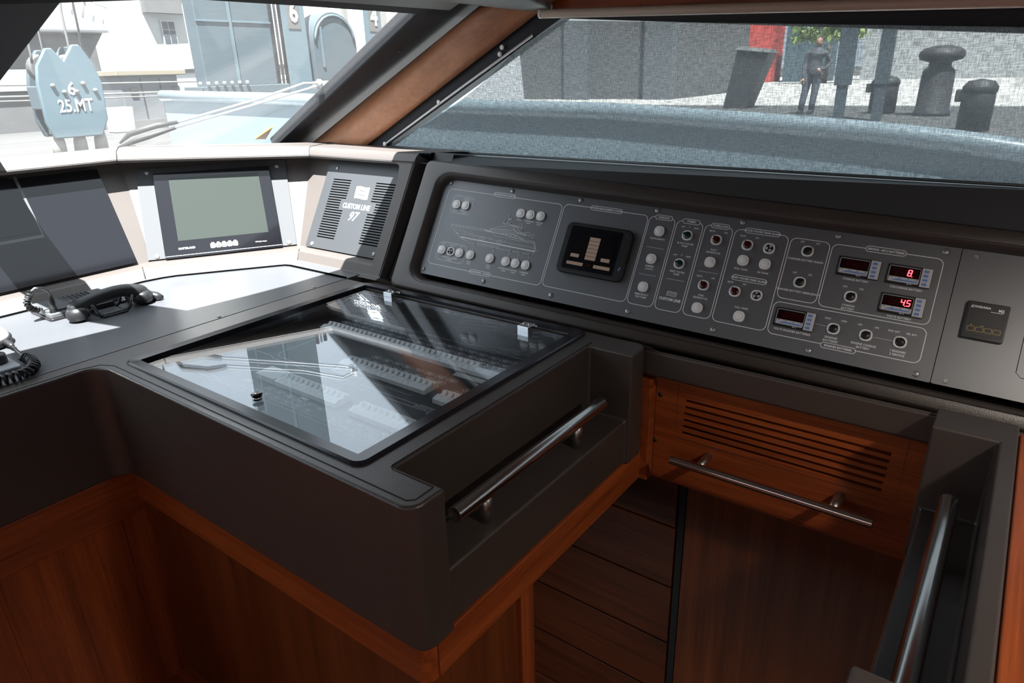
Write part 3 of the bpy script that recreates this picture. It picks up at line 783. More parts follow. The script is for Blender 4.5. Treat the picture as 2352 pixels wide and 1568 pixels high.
# meters
def seg(mb, x, y, w_, h_, t, code, z):
    T = t / 2; sh = .12
    def P(px, py): return (x + px + sh * py, y + py)
    S7 = {'a': ((0, h_), (w_, h_)), 'b': ((w_, h_), (w_, h_ / 2)), 'c': ((w_, h_ / 2), (w_, 0)), 'd': ((0, 0), (w_, 0)), 'e': ((0, 0), (0, h_ / 2)), 'f': ((0, h_ / 2), (0, h_)), 'g': ((0, h_ / 2), (w_, h_ / 2))}
    for c in code: mb.ribbon([P(*S7[c][0]), P(*S7[c][1])], t, z)
def meter(x0, y0, lit):
    W_, H_ = .0905, .0462
    m = obj('panel_meter', MB().prism(rrect(x0, x0 + W_, y0, y0 + H_, .002, 2), 0, .0045), 'black_satin', pn)
    z = .0046
    obj('bezel', MB().ribbon(rrect(x0 + .0035, x0 + .066, y0 + .006, y0 + H_ - .004, .003, 3), .0016, z, True), 'plastic_silver', m)
    obj('display', MB().box(x0 + .0055, x0 + .0655, y0 + .0175, y0 + H_ - .0055, z - .001, z + .0004), 'red_window', m)
    dm = MB()
    for i in range(4): seg(dm, x0 + .0185 + i * .0115, y0 + .0225, .0068, .0135, .0015, 'abcdefg', z + .0006)
    obj('dim_digits', dm, 'red_dim', m)
    if lit:
        dg = MB()
        for (i, code, dot) in lit:
            seg(dg, x0 + .0185 + i * .0115, y0 + .0225, .0068, .0135, .0021, code, z + .0009)
            if dot: dg.ribbon([(x0 + .0185 + i * .0115 + .0085, y0 + .0215), (x0 + .0185 + i * .0115 + .0103, y0 + .0215)], .0018, z + .0009)
        obj('lit_digits', dg, 'red_lit', m, label='glowing red digits')
    obj('scale_strip', MB().box(x0 + .0055, x0 + .0655, y0 + .0065, y0 + .0172, z - .001, z + .0003), 'label_grey', m)
    bm_ = MB(); bm_.add([(x0 + .010, y0 + .0085, z + .0006), (x0 + .064, y0 + .0085, z + .0006), (x0 + .064, y0 + .0118, z + .0006), (x0 + .022, y0 + .0128, z + .0006)], [(0, 1, 2, 3)])
    obj('scale_bar', bm_, 'key_blue', m)
    tk = MB()
    for k in range(4): tk.ribbon([(x0 + .008 + k * .017, y0 + .0148), (x0 + .013 + k * .017, y0 + .0148)], .0012, z + .0006)
    obj('scale_marks', tk, 'screw_dark', m)
    obj('unit_mark', MB().ribbon([(x0 + .044, y0 + .0035), (x0 + .049, y0 + .0035)], .0022, z).ribbon([(x0 + .051, y0 + .0035), (x0 + .0535, y0 + .0035)], .0020, z), 'label_grey', m)
    obj('keypad', MB().box(x0 + .0690, x0 + .0895, y0 + .0015, y0 + H_ - .001, z - .002, z + .0008), 'label_grey', m)
    for k in range(4):
        obj('key', MB().prism(rrect(x0 + .0725, x0 + .0825, y0 + .0050 + k * .0100, y0 + .0110 + k * .0100, .001, 2), z + .0008, z + .0014), 'key_blue', m)
meter(1.2445, .2585, None); meter(1.3495, .2580, [(2, 'abcdefg', True)]); meter(1.3495, .1883, [(2, 'bcfg', True), (3, 'acdfg', False)]); meter(1.1372, .1095, None)
# power management touch screen
ps = obj('touch_screen', MB().prism(rrect(.5370, .7385, .1375, .2845, .020, 6), 0, .016), 'black_rubber', pn, bevel=.005, seg=3)
obj('screen', MB().prism(rrect(.556, .709, .150, .274, .004, 3), .0150, .0166), 'screen_dark', ps)
obj('glass', MB().box(.5675, .6995, .1615, .2625, .0165, .0170), 'black_gloss', ps)
pb = MB()
for r in range(6): pb.box(.6185, .6500, .1825 + r * .0110, .1825 + r * .0110 + .0100, .0169, .0172)
for q in ((.5745, .6000, .1845, .1945), (.6658, .6915, .1840, .1940), (.5690, .6180, .1623, .1715), (.6500, .6980, .1625, .1718)): pb.box(q[0], q[1], q[2], q[3], .0169, .0172)
obj('menu_tiles', pb, 'screen_bar', ps)
obj('red_mark', MB().box(.629, .640, .1650, .1695, .0169, .0172), 'knob_red', ps)
obj('maker_mark', MB().ribbon([(.722, .168), (.726, .178)], .0035, .0163).ribbon([(.7185, .267), (.7215, .267)], .002, .0168), 'key_blue', ps)
# second plate with the climate controller
p2 = thing('climate_plate', 'plain grey plate carrying the small square controller', 'control panel', FPP)
obj('plate', MB().prism(rrect(1.4850, 1.990, 0.052, 0.372, 0.002, 1), -0.003, 0.0), 'panel_grey', p2)
for (x, y) in ((1.5118, .3481), (1.5115, .0625)):
    obj('screw_eye', MB().lathe([(.0052, 0), (.0052, .001), (.0025, .001), (.0022, -.002)], 12, Matrix.Translation((x, y, .0002))), 'screw', p2)
obj('recess_line', MB().ribbon([(1.99, .102), (1.640, .102), (1.630, .112), (1.630, .20), (1.632, .26)], .0012, .0003), 'void', p2)
m2 = thing('climate_controller', 'small square black controller marked M2 with four gold outlined keys', 'controller', FPP @ Matrix.Translation((1.5168, .1642, 0)))
obj('case', MB().prism(rrect(0, .0778, 0, .0825, .003, 3), 0, .010), 'black_satin', m2, bevel=.0015)
obj('face', MB().prism(rrect(.004, .0745, .008, .0785, .002, 2), .009, .0108), 'black', m2)
obj('screen', MB().box(.0135, .0660, .0330, .0610, .0105, .0113), 'screen_m2', m2)
for k in range(4):
    x = .0085 + k * .0158
    ky = obj('key', MB().prism(rrect(x, x + .0135, .0165, .0265, .0015, 2), .0105, .0114), 'black_satin', m2)
    obj('outline', MB().ribbon(rrect(x, x + .0135, .0165, .0265, .0015, 2), .0011, .0116, True), 'gold_line', ky)
t_ = MB(); put_text(t_, 'M2', .0628, .0685, .0085, .0112, bold=.0003); put_text(t_, 'CONDARIA', .0255, .0710, .0068, .0112, bold=.0002)
t_.ribbon([(.044, .0635), (.067, .0635)], .0011, .0112); t_.ribbon([(.014, .0300), (.0155, .0300)], .0015, .0112); t_.ribbon([(.032, .0300), (.038, .0300)], .0006, .0112)
t_.add([(.0068, .0682, .0112), (.0115, .0682, .0112), (.0092, .0735, .0112)], [(0, 1, 2)])
obj('lettering', t_, 'print_white', m2)

# ================================================================== dashboard
db = thing('dashboard', 'leather dashboard with three angled instrument bays under the windscreen', 'dashboard', (-2.4, 0.9, FLOOR))
def strip(rows, smooth=False):
    """rows: list of stations, each a list of points; quads between neighbouring stations"""
    mb = MB(); k = len(rows[0]); vs = [p for r in rows for p in r]; fs = []
    for r in range(len(rows) - 1):
        for i in range(k - 1): fs.append((r * k + i, (r + 1) * k + i, (r + 1) * k + i + 1, r * k + i + 1))
    return mb.add(vs, fs, smooth)
st_lip = [[(-2.235, -.9, -.004), (-2.258, -.9, 0), (-2.279, -.9, .030), (-2.292, -.9, .033), (-2.365, -.9, .029)],
          [(-2.238, 1.01, -.004), (-2.262, 1.0, 0), (-2.283, 1.008, .030), (-2.293, 1.012, .033), (-2.365, 1.078, .029)],
          [(-2.004, 1.40, -.004), (-2.02, 1.42, 0), (-2.03, 1.437, .030), (-2.035, 1.445, .033), (-2.10, 1.497, .029)],
          [(-1.600, 1.40, -.004), (-1.60, 1.42, 0), (-1.60, 1.437, .030), (-1.60, 1.445, .033), (-1.60, 1.497, .029)]]
obj('lip_pad', strip(st_lip), 'leather_dash', db, world=True, bevel=.004, seg=3, label='padded leather lip below the instrument bays')
st_hood = [[(-2.556, -.9, .368), (-2.480, -.9, .366), (-2.472, -.9, .374), (-2.484, -.9, .402), (-2.500, -.9, .412), (-2.68, -.9, .40)],
           [(-2.553, 1.134, .358), (-2.472, 1.093, .350), (-2.465, 1.087, .357), (-2.476, 1.097, .390), (-2.487, 1.112, .400), (-2.68, 1.26, .385)],
           [(-2.197, 1.672, .330), (-2.133, 1.619, .325), (-2.128, 1.611, .332), (-2.138, 1.622, .355), (-2.147, 1.635, .364), (-2.34, 1.90, .350)],
           [(-1.60, 1.672, .330), (-1.60, 1.619, .325), (-1.60, 1.611, .332), (-1.594, 1.622, .355), (-1.592, 1.635, .364), (-1.56, 1.90, .345)]]
obj('hood_pad', strip(st_hood), 'leather_dash', db, world=True, bevel=.004, seg=3, label='padded leather hood over the instrument bays')
# stitched cross seams
for (a, b) in ((0, 1), (1, 2)):
    pass
for k in (1, 2):
    obj('seam', MB().tube([Vector(p) + Vector((.4, -.3, .85)) * .0006 for p in st_hood[k][1:]], .0016, 6), 'seam', db, world=True)
    obj('seam', MB().tube([Vector(p) + Vector((.4, -.3, .85)) * .0006 for p in st_lip[k][1:4]], .0016, 6), 'seam', db, world=True)
obj('stitching', MB().tube([Vector(r[2]) + Vector((0.0006, -.0006, .006)) for r in st_hood], .0011, 5), 'seam', db, world=True)
# bays
def bay(a0, a1, b0, b1): return MB().quad(a0, a1, b1, b0)
lb = [Vector(r[4]) for r in st_lip]; hb = [Vector(r[0]) for r in st_hood]
for i in range(3): obj('bay_panel', bay(lb[i], lb[i + 1], hb[i], hb[i + 1]), 'leather_dash', db, world=True)
# end block of the surround (right end)
FE = frame_of((-1.60, 1.42, 0), (1, 0, 0), (0, .5, .866), (0, -.866, .5))
eb = MB()
po_ = [(-.062, .012), (-.055, .018), (-.052, .33), (-.064, .375), (-.10, .388), (-.10, .42), (0.004, .420), (0.0, .0), (-.09, -.002), (-.09, .012)]
eb.prism(po_, -.10, 0.0, FE)
obj('end_pad', eb, 'leather_dash', db, world=True, bevel=.007, seg=3)
obj('seam', MB().tube([FE @ Vector((-.004, .003, .0005)), FE @ Vector((-.002, .40, .0005))], .0012, 5), 'seam', db, world=True)
obj('end_filler', MB().quad((-1.60, 1.45, -.01), (-1.50, 1.45, -.01), (-1.50, 1.70, .36), (-1.60, 1.70, .36)), 'black', db, world=True)
# helm desk
DX0, DX1 = -2.30, -1.687
obj('desk_top', MB().box(DX0, DX1, -.9, 1.42, -.04, 0.0), 'desk_vinyl', db, world=True, bevel=.002, label='smooth blue grey desk top')
gr = MB().tube([(-2.232, -.9, .0005), (-2.232, .98, .0005), (-2.222, 1.035, .0005), (-2.205, 1.075, .0005), (-2.012, 1.335, .0005), (-1.997, 1.352, .0005), (-1.975, 1.358, .0005), (-1.69, 1.358, .0005)], .0045, 6)
obj('groove', gr, 'void', db, world=True)
for (x, y) in ((-1.70, .92), (-1.70, 1.24), (-2.02, 1.33), (-2.20, .86)):
    obj('screw', MB().lathe([(.005, 0), (.005, .001), (0, .0016)], 10, Matrix.Translation((x, y, .0002))), 'screw', db, world=True)
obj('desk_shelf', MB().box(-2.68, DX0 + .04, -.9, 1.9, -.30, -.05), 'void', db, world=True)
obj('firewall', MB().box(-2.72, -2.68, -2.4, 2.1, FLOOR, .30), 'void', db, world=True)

# frames of the bays
def bay_frame(O, d, tilt=30):
    d = Vector((d[0], d[1], 0)).normalized(); aw = Vector((-d.y, d.x, 0)); t = math.radians(tilt)
    v = Vector((0, 0, 1)) * math.cos(t) + aw * math.sin(t)
    return frame_of(O, d, v, d.cross(v))
F1, F2, F3 = bay_frame((-2.36, 0, .03), (0, 1)), bay_frame((-2.336, 1.116, .03), (.53, .848)), bay_frame((-2.10, 1.494, .03), (1, 0))
UP = Matrix.Translation((0, 0, .004))
# black glass display
nd = thing('display_glass', 'wide black glass navigation display leaning in the centre bay', 'display', F1 @ Matrix.Translation((0, 0, .006)))
obj('glass', MB().prism([(-.9, .004), (1.026, .004), (1.042, .345), (-.9, .345)], 0, .006), 'black_gloss', nd)
obj('screen', MB().prism([(.20, .165), (.782, .165), (.782, .352), (.20, .352)], .0055, .0066), 'screen_dark', nd)
obj('screen_edge', MB().ribbon([(.18, .150), (.800, .150), (.800, .352)], .010, .0064), 'plastic_grey', nd)
# plate and monitor
mp_ = thing('monitor_plate', 'brushed grey mounting plate round the square monitor', 'plate', F2 @ Matrix.Translation((0, 0, .003)))
obj('plate', MB().prism([(-.056, .002), (.436, .002), (.447, .330), (-.053, .330)], 0, .003), 'plate_alu', mp_)
sm2 = MB().lathe([(.0085, .003), (.008, .0050), (.005, .0066), (0, .0072)], 14).make('screw', 'screw')
for (x, y) in ((-.018, .317), (-.026, .012), (.415, .308), (.411, .012)): obj('screw', sm2, None, mp_, loc=(x, y, 0))
mo = thing('monitor', 'square marine monitor with thick black bezel and blank grey screen', 'monitor', F2 @ Matrix.Translation((0, 0, .006)))
obj('bezel', MB().prism(rrect(0, .386, -.006, .306, .002, 2), 0, .014), 'black_gloss', mo, bevel=.0015)
obj('screen', MB().box(.048, .346, .055, .284, .013, .0144), 'screen_grey', mo)
obj('base_strip', MB().box(.001, .385, .0015, .0035, .013, .0150), 'plastic_silver', mo)
ic = MB()
for i in range(5):
    x = .156 + i * .0185; o = obj('button', MB().prism(rrect(x - .008, x + .008, .0175, .0345, .003, 3), .0135, .0146), 'black_satin', mo)
    mk = MB().ribbon(rrect(x - .0075, x + .0075, .018, .034, .003, 3), .0012, .0149, True)
    y = .026
    if i == 0: mk.add([(x - .004, y - .0045, .0149), (x + .004, y - .0045, .0149), (x + .004, y + .0045, .0149), (x - .004, y + .0045, .0149)], [(0, 1, 2, 3)])
    if i == 1: mk.ribbon([(x - .0035, y - .005), (x - .0035, y + .005)], .0012, .0149); mk.ribbon([(x - .002, y + .002), (x + .004, y + .002)], .004, .0149)
    if i == 2: mk.ribbon([(x - .0045, y + .004), (x + .0045, y + .004), (x, y - .004)], .0012, .0149, True)
    if i == 3: mk.add([(x - .005, y - .004, .0149), (x + .005, y - .004, .0149), (x, y + .0045, .0149)], [(0, 1, 2)])
    if i == 4: mk.ribbon([(x + .004 * math.cos(a), y - .0005 + .004 * math.sin(a)) for a in [PI * .7 + k * PI * 1.6 / 10 for k in range(11)]], .0011, .0149); mk.ribbon([(x, y), (x, y + .005)], .0011, .0149)
    mk.ribbon([(x - .004, .0368), (x + .004, .0368)], .0016, .0149)
    obj('icon', mk, 'print_white', o)
t_ = MB(); put_text(t_, 'HATTELAND', .072, .0262, .0092, .0147, bold=.0003); t_.ribbon([(.297, .0232), (.318, .0226)], .0028, .0147); t_.ribbon([(.321, .0225), (.335, .0222)], .0024, .0147)
obj('lettering', t_, 'print_white', mo)
# vent plate of the right bay
vp = thing('vent_plate', 'grey slotted speaker plate lettered CUSTOM LINE 97', 'plate', F3 @ Matrix.Translation((0, 0, .010)))
sl_ = []
nS = 24
for i in range(nS):
    y = .0405 + i * (.2150 / (nS - 1))
    xr = .186; xl = .313
    if .150 < y < .190: xr = .163; xl = .340
    sl_.append((.091, xr, round(y, 5), round(y + .0042, 5))); sl_.append((xl, .408, round(y, 5), round(y + .0042, 5)))
obj('plate', slotted(.046, .437, .000, .330, sl_, .003), 'plate_dark', vp, merge=True, label='slotted grey metal plate')
obj('backing', MB().box(.050, .43, .003, .326, -.009, -.007), 'void', vp)
for (x, y) in ((.093, .299), (.079, .012), (.400, .014)): obj('screw', sm2, None, vp, loc=(x, y, -.003))
t_ = MB()
fl = []
for i in range(9):
    t = i / 8; fl.append((t, .0016 * math.sin(t * 2 * PI)))
top = [(.222 + .067 * t, .2395 + dy) for t, dy in fl]; bot = [(.226 + .067 * t, .1965 + dy) for t, dy in fl]
for i in range(8):
    for (a, b) in ((0.0, .28), (.36, .62), (.70, 1.0)):
        def mixp(p, q, s_): return (p[0] + (q[0] - p[0]) * s_, p[1] + (q[1] - p[1]) * s_, .0004)
        t_.quad(mixp(bot[i], top[i], a), mixp(bot[i + 1], top[i + 1], a), mixp(bot[i + 1], top[i + 1], b), mixp(bot[i], top[i], b))
    if i in (0, 1, 6, 7):
        for (a, b) in ((.28, .36), (.62, .70)): t_.quad(mixp(bot[i], top[i], a), mixp(bot[i + 1], top[i + 1], a), mixp(bot[i + 1], top[i + 1], b), mixp(bot[i], top[i], b))
put_text(t_, 'CUSTOM LINE', .249, .166, .0255, .0004, .86, bold=.0005)
put_text(t_, '97', .249, .130, .046, .0004, .95, bold=.0006, shear=.35)
obj('lettering', t_, 'print_white', vp)

# ================================================================== breaker console
bc = thing('breaker_console', 'dark brown leather console box with glass lid and recessed grab rail', 'console', (-1.1, .95, FLOOR))
def inbody(x, y, z):
    if y < .575 and x > -1.63: return False
    if -1.57 < x < -.81 and .637 < y < 1.325 and z > -.085: return False
    if .65 < y < 1.28:
        if x > -.745 and z > -.17: return False
        if x > -.645: return False
    return True
obj('body', solid([-1.687, -1.63, -1.57, -.81, -.745, -.645, -.633], [-.9, .575, .637, .65, 1.28, 1.325, 1.358], [-.285, -.17, -.085, 0.0], inbody),
    'leather', bc, world=True, dissolve=True, bevel=.012, seg=4, pre=[(-.633, .575, .030), (-1.63, .575, .045), (-.633, 1.358, .025)])
# stitched seams
zt = .0012
def seam(pts, r=.0011): obj('seam', MB().tube(pts, r, 5), 'seam', bc, world=True)
seam([(-1.607, -.9, zt), (-1.64 + .0, -.9, zt)]) if False else None
seam([(-1.640, -.9, zt - .001), (-1.640, .535, zt - .001), (-1.628, .575, zt - .001), (-1.595, .592, zt - .001), (-.66, .592, zt - .001), (-.650, .602, zt - .001), (-.650, .640, zt - .001)])
seam([(-.751, 1.30, zt - .001), (-.751, .650, zt - .001), (-.742, .642, zt - .001), (-.650, .642, zt - .001)])
seam([(-1.631, .578, -.02), (-1.631, .578, -.28)])
# lid: black frame, glass, clips, lock
def lid_frame():
    mb = MB(); n = 5
    o_ = rrect(-1.592, -.788, .612, 1.350, .022, n); i_ = rrect(-1.563, -.818, .637, 1.326, .003, n)
    k = len(o_)
    rows = [[(x, y, -.004) for x, y in o_], [(x, y, .004) for x, y in o_], [(x + (.004 if x < -1.2 else -.004), y + (.004 if y < 1 else -.004), .0065) for x, y in o_],
            [(x, y, .006) for x, y in i_], [(x, y, -.030) for x, y in i_]]
    vs = [p for r in rows for p in r]; fs = []
    for r in range(4):
        for i in range(k):
            j = (i + 1) % k; fs.append((r * k + i, r * k + j, (r + 1) * k + j, (r + 1) * k + i))
    return mb.add(vs, fs)
lid = obj('lid_frame', lid_frame(), 'glass_edge', bc, world=True, merge=True)
obj('lid_glass', MB().box(-1.535, -.8185, .6375, 1.297, -.004, .002), 'lid_glass', bc, world=True, label='clear reflective glass lid')
for (x, y) in ((-1.424, 1.303), (-.928, 1.286)):
    h_ = obj('hinge_clip', MB().box(x - .017, x + .017, y - .018, y + .014, .002, .0155).box(x - .017, x + .017, y - .018, y - .014, -.006, .004), 'chrome', bc, world=True, bevel=.0015)
    for sx in (-.008, .008): obj('screw', MB().lathe([(.004, 0), (.004, .001), (.001, .002)], 8, Matrix.Translation((x + sx, y, .0155))), 'steel', h_, world=True)
    obj('pin', MB().tube([(x + .017, y + .012, .010), (x + .024, y + .012, .010)], .003, 8), 'chrome', h_, world=True)
lk = obj('lid_lock', MB().lathe([(.0085, .002), (.0095, .008), (.0115, .012), (.0115, .0135), (.0, .0138)], 20, Matrix.Translation((-1.158, .672, 0))), 'black_gloss', bc, world=True)
obj('collar', MB().lathe([(.0100, .0015), (.0100, .007), (.0085, .008)], 20, Matrix.Translation((-1.158, .672, 0))), 'chrome', lk, world=True)
obj('key_slot', MB().box(-1.159, -1.157, .667, .677, .0138, .0142), 'plastic_silver', lk, world=True)
# grab rail
def rail_parts(parent, x, sgn):
    r = obj('grab_rail', MB().tube([(x, .715, -.108), (x, 1.225, -.108)], .0155, 20), 'steel', parent, world=True, bevel=.001, label='brushed steel grab rail')
    for y in (.800, 1.118):
        obj('post', MB().lathe([(.0125, -.172), (.0125, -.108)], 16, Matrix.Translation((x, y, 0))), 'steel_soft', r, world=True)
rail_parts(bc, -.679, 1)
# timber trim below the leather
tr_ = solid([-1.66, -.640], [.582, .612], [-.365, -.285], lambda x, y, z: True)
obj('timber_rail', MB().box(-.668, -.640, .6125, 1.385, -.365, -.285), 'wood_y', bc, world=True, bevel=.003)
obj('timber_rail', tr_, 'wood_x', bc, world=True, dissolve=True, bevel=.004, seg=3, pre=[(-.640, .582, .026)])
obj('timber_rail', MB().box(-1.66, -1.634, -.9, .605, -.405, -.285), 'wood_y', bc, world=True, bevel=.003)
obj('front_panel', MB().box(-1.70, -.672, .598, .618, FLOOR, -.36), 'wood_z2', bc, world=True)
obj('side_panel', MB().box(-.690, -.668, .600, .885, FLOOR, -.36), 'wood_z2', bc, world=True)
obj('corner_post', MB().box(-.674, -.655, .868, .912, FLOOR - .3, -.36), 'wood_z', bc, world=True, bevel=.003)
for i in range(12):
    y1 = .604 - i * .0685
    obj('panel_board', MB().box(-1.675, -1.648, y1 - .0683, y1 - .0003, FLOOR, -.40), 'wood_z', bc, world=True)
obj('inner_floor', MB().box(-1.64, -.69, .62, 1.40, -.30, -.286), 'void', bc, world=True)

# breaker panel under the glass
bp = thing('switchboard', 'black breaker panel with rows of white circuit breakers under the glass lid', 'switchboard', (-1.19, .98, -.055))
obj('plate', MB().box(-1.565, -.815, .64, 1.32, -.060, -.055), 'black_satin', bp, world=True)
def breaker_mesh():
    mb = MB(); a = .0086
    pr = [(-.024, 0), (-.024, .010), (-.012, .014), (-.004, .014), (-.004, .0095), (.008, .0095), (.008, .014), (.020, .014), (.024, .010), (.024, 0)]
    n = len(pr)
    vs = [(-a, y, z) for y, z in pr] + [(a, y, z) for y, z in pr]
    fs = [tuple(range(n)), tuple(range(2 * n - 1, n - 1, -1))] + [(i, n + i, n + (i + 1) % n, (i + 1) % n) for i in range(n)]
    return mb.add(vs, fs).make('circuit_breaker', 'breaker_white')
BRK = breaker_mesh()
LEV = MB().box(-.0062, .0062, -.003, .003, .0095, .0125).add([(-.0055, .001, .012), (.0055, .001, .012), (.0055, .0095, .0185), (-.0055, .0095, .0185), (-.0055, .006, .011), (.0055, .006, .011), (.0055, .013, .0165), (-.0055, .013, .0165)],
      [(0, 1, 2, 3), (7, 6, 5, 4), (0, 4, 5, 1), (1, 5, 6, 2), (2, 6, 7, 3), (3, 7, 4, 0)]).make('toggle', 'breaker_white')
LEVB = LEV.copy(); LEVB.materials.clear(); LEVB.materials.append(MAT['knob_black'])
bpf = FR[bp]
def row(x0, y, n, black=False, first=0):
    for i in range(n):
        p = bpf.inverted() @ Vector((x0 + .009 + i * .0178, y, -.055))
        o = obj('circuit_breaker', BRK, None, bp, loc=p)
        obj('toggle', LEVB if black or (i >= n - 7 and first) else LEV, None, o)
row(-1.300, .826, 12); obj('blank_cover', MB().prism(rrect(-1.372, -1.302, .802, .850, .003, 2), -.055, -.042), 'breaker_white', bp, world=True)
row(-1.040, .822, 10); row(-1.255, .978, 16); row(-.930, .960, 6); row(-1.500, 1.118, 38, first=1)
# printed circuit labels
pz = -.0546
pp = MB()
def tagbox(x, y, w_=.030, h_=.0135): pp.ribbon(rrect(x - w_ / 2, x + w_ / 2, y - h_ / 2, y + h_ / 2, .006, 3), .0011, pz, True); pp.ribbon([(x - w_ * .3, y + .0012), (x + w_ * .3, y + .0012)], .0018, pz); pp.ribbon([(x - w_ * .2, y - .0022), (x + w_ * .2, y - .0022)], .0015, pz)
for i in range(19):
    tagbox(-1.485 + i * .0356, 1.176 + (0 if i % 2 else 0)); tagbox(-1.467 + i * .0356, 1.200)
for i in range(8):
    tagbox(-1.235 + i * .0356, 1.022); tagbox(-1.217 + i * .0356, 1.044)
for i in range(3):
    tagbox(-.918 + i * .036, 1.000); tagbox(-.90 + i * .036, 1.022)
tagbox(-1.372, .783)
for i in range(6):
    tagbox(-1.290 + i * .036, .783); tagbox(-1.308 + i * .036, .763); 
for i in range(5): tagbox(-1.02 + i * .036, .780); tagbox(-1.038 + i * .036, .760)
for y in (.741, .752): pp.ribbon([(-1.52, y), (-.83, y)], .0013, pz)
for y in (.898, .912): pp.ribbon([(-1.44, y), (-.83, y)], .0013, pz)
pp.ribbon([(-1.44, .898), (-1.46, .905), (-1.52, .905)], .0013, pz); pp.ribbon([(-1.44, .912), (-1.455, .93), (-1.455, 1.06)], .0013, pz)
pp.ribbon([(-1.52, 1.232), (-1.10, 1.232)], .0013, pz); pp.ribbon([(-.98, 1.232), (-.83, 1.232)], .0013, pz); pp.ribbon(rrect(-1.10, -.98, 1.226, 1.238, .005, 3), .0011, pz, True)
pp.ribbon([(-1.25, .935), (-.99, .935)], .0009, pz); pp.ribbon([(-.945, .915), (-.83, .915)], .0009, pz)
put_text(pp, 'ENGINE SUPPLY', -.915, .905, .011, pz); put_text(pp, 'SAFETY ALARMS', -.868, .893, .011, pz)
obj('printed_labels', pp, 'print_white', bp, world=True)
for q in ((-.988, -.860, 1.068, 1.085), (-.897, -.835, .852, .893), (-1.19, -1.165, .789, .797), (-1.255, -1.19, .925, .950), (-.90, -.86, .70, .72), (-1.02, -.97, .665, .69)):
    obj('sticker', MB().box(q[0], q[1], q[2], q[3], -.055, -.0535), 'sticker', bp, world=True)

# ================================================================== stair side
# slotted timber valance with rail
va = thing('stair_valance', 'slotted timber valance board with a steel grab bar over the stairs', 'valance', frame_of((-.64, 1.385, -.365), (1, 0, 0), (0, 0, 1), (0, -1, 0)))
sl_ = []
for i in range(6):
    z0 = -.128 - i * .0172 + .365
    sl_.append((.098 - i * .001, .531 - i * .001, round(z0 - .0078, 5), round(z0, 5)))
obj('board', slotted(0, .60, 0, .285, sl_, .018), 'wood_x', va, merge=True)
obj('stile', MB().box(-.028, .020, 0, .275, -.03, .028), 'wood_z', va, bevel=.002)
obj('inset_line', MB().ribbon([(.078, .275), (.078, .130), (.557, .130), (.557, .275)], .0010, .0004), 'seam', va)
obj('inset_line', MB().ribbon([(.022, .275), (.022, .0)], .0012, .0004), 'seam', va)
obj('backing', MB().box(.06, .57, .10, .26, -.040, -.038), 'void', va)
for (x, y) in ((.033, .232), (.025, .106)): obj('screw_plug', MB().lathe([(.0065, 0), (.0065, .0004), (0, .0005)], 14, Matrix.Translation((x, y, .0002))), 'screw_dark', va)
gb = obj('grab_bar', MB().tube([(.095, .104, .062), (.528, .104, .062)], .0105, 18), 'steel', va, bevel=.0006, label='long polished steel bar')
for x in (.163, .452): obj('post', MB().lathe([(.010, 0), (.010, .062)], 14, Matrix.Translation((x, .104, 0))), 'steel_soft', gb)
# stairwell back wall: planks to the left of a post, grained door to the right
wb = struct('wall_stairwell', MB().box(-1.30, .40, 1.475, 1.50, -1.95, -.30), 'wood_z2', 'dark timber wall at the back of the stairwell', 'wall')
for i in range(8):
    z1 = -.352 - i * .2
    obj('plank', MB().box(-1.25, -.572, 1.450, 1.476, z1 - .196, z1), 'wood_x_shaded', wb, bevel=.003)
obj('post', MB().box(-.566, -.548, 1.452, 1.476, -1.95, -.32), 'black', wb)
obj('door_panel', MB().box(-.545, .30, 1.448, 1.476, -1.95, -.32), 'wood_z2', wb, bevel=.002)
obj('stairwell_floor', MB().box(-1.3, .3, .58, 1.5, -1.97, -1.93), 'black', wb)
obj('stairwell_side', MB().box(-1.32, -1.30, .60, 1.5, -1.95, -.30), 'void', wb)
for i in range(0):
    obj('tread', MB().box(-.64, -.06, 1.30 - i * .26, 1.56 - i * .26, -1.72 + i * .26, -1.68 + i * .26), 'wood_x', wb)
# padded pod on the aft side of the stairs
pd = thing('stair_pod', 'padded leather pod with a recessed steel grab rail right of the stairs', 'pod', (0.02, 1.0, FLOOR))
def inpod(x, y, z):
    if .65 < y < 1.28:
        if x < .050 and z > -.17: return False
        if x < -.038: return False
    return True
obj('body', solid([-.048, -.038, .050, .076], [.40, .65, 1.28, 1.365], [-.285, -.17, 0.0], inpod), 'leather', pd, world=True, dissolve=True, bevel=.013, seg=4)
rail_parts(pd, .002, -1)
obj('timber_rail', MB().box(-.045, -.015, .40, 1.38, -.365, -.285), 'wood_y', pd, world=True, bevel=.006)
obj('timber_side', MB().box(-.03, .07, .40, 1.40, FLOOR, -.36), 'wood_z2', pd, world=True)
obj('timber_top', MB().box(.077, .9, .35, 1.34, -.05, -.004), 'wood_y', pd, world=True, bevel=.004, label='bright red brown timber top')

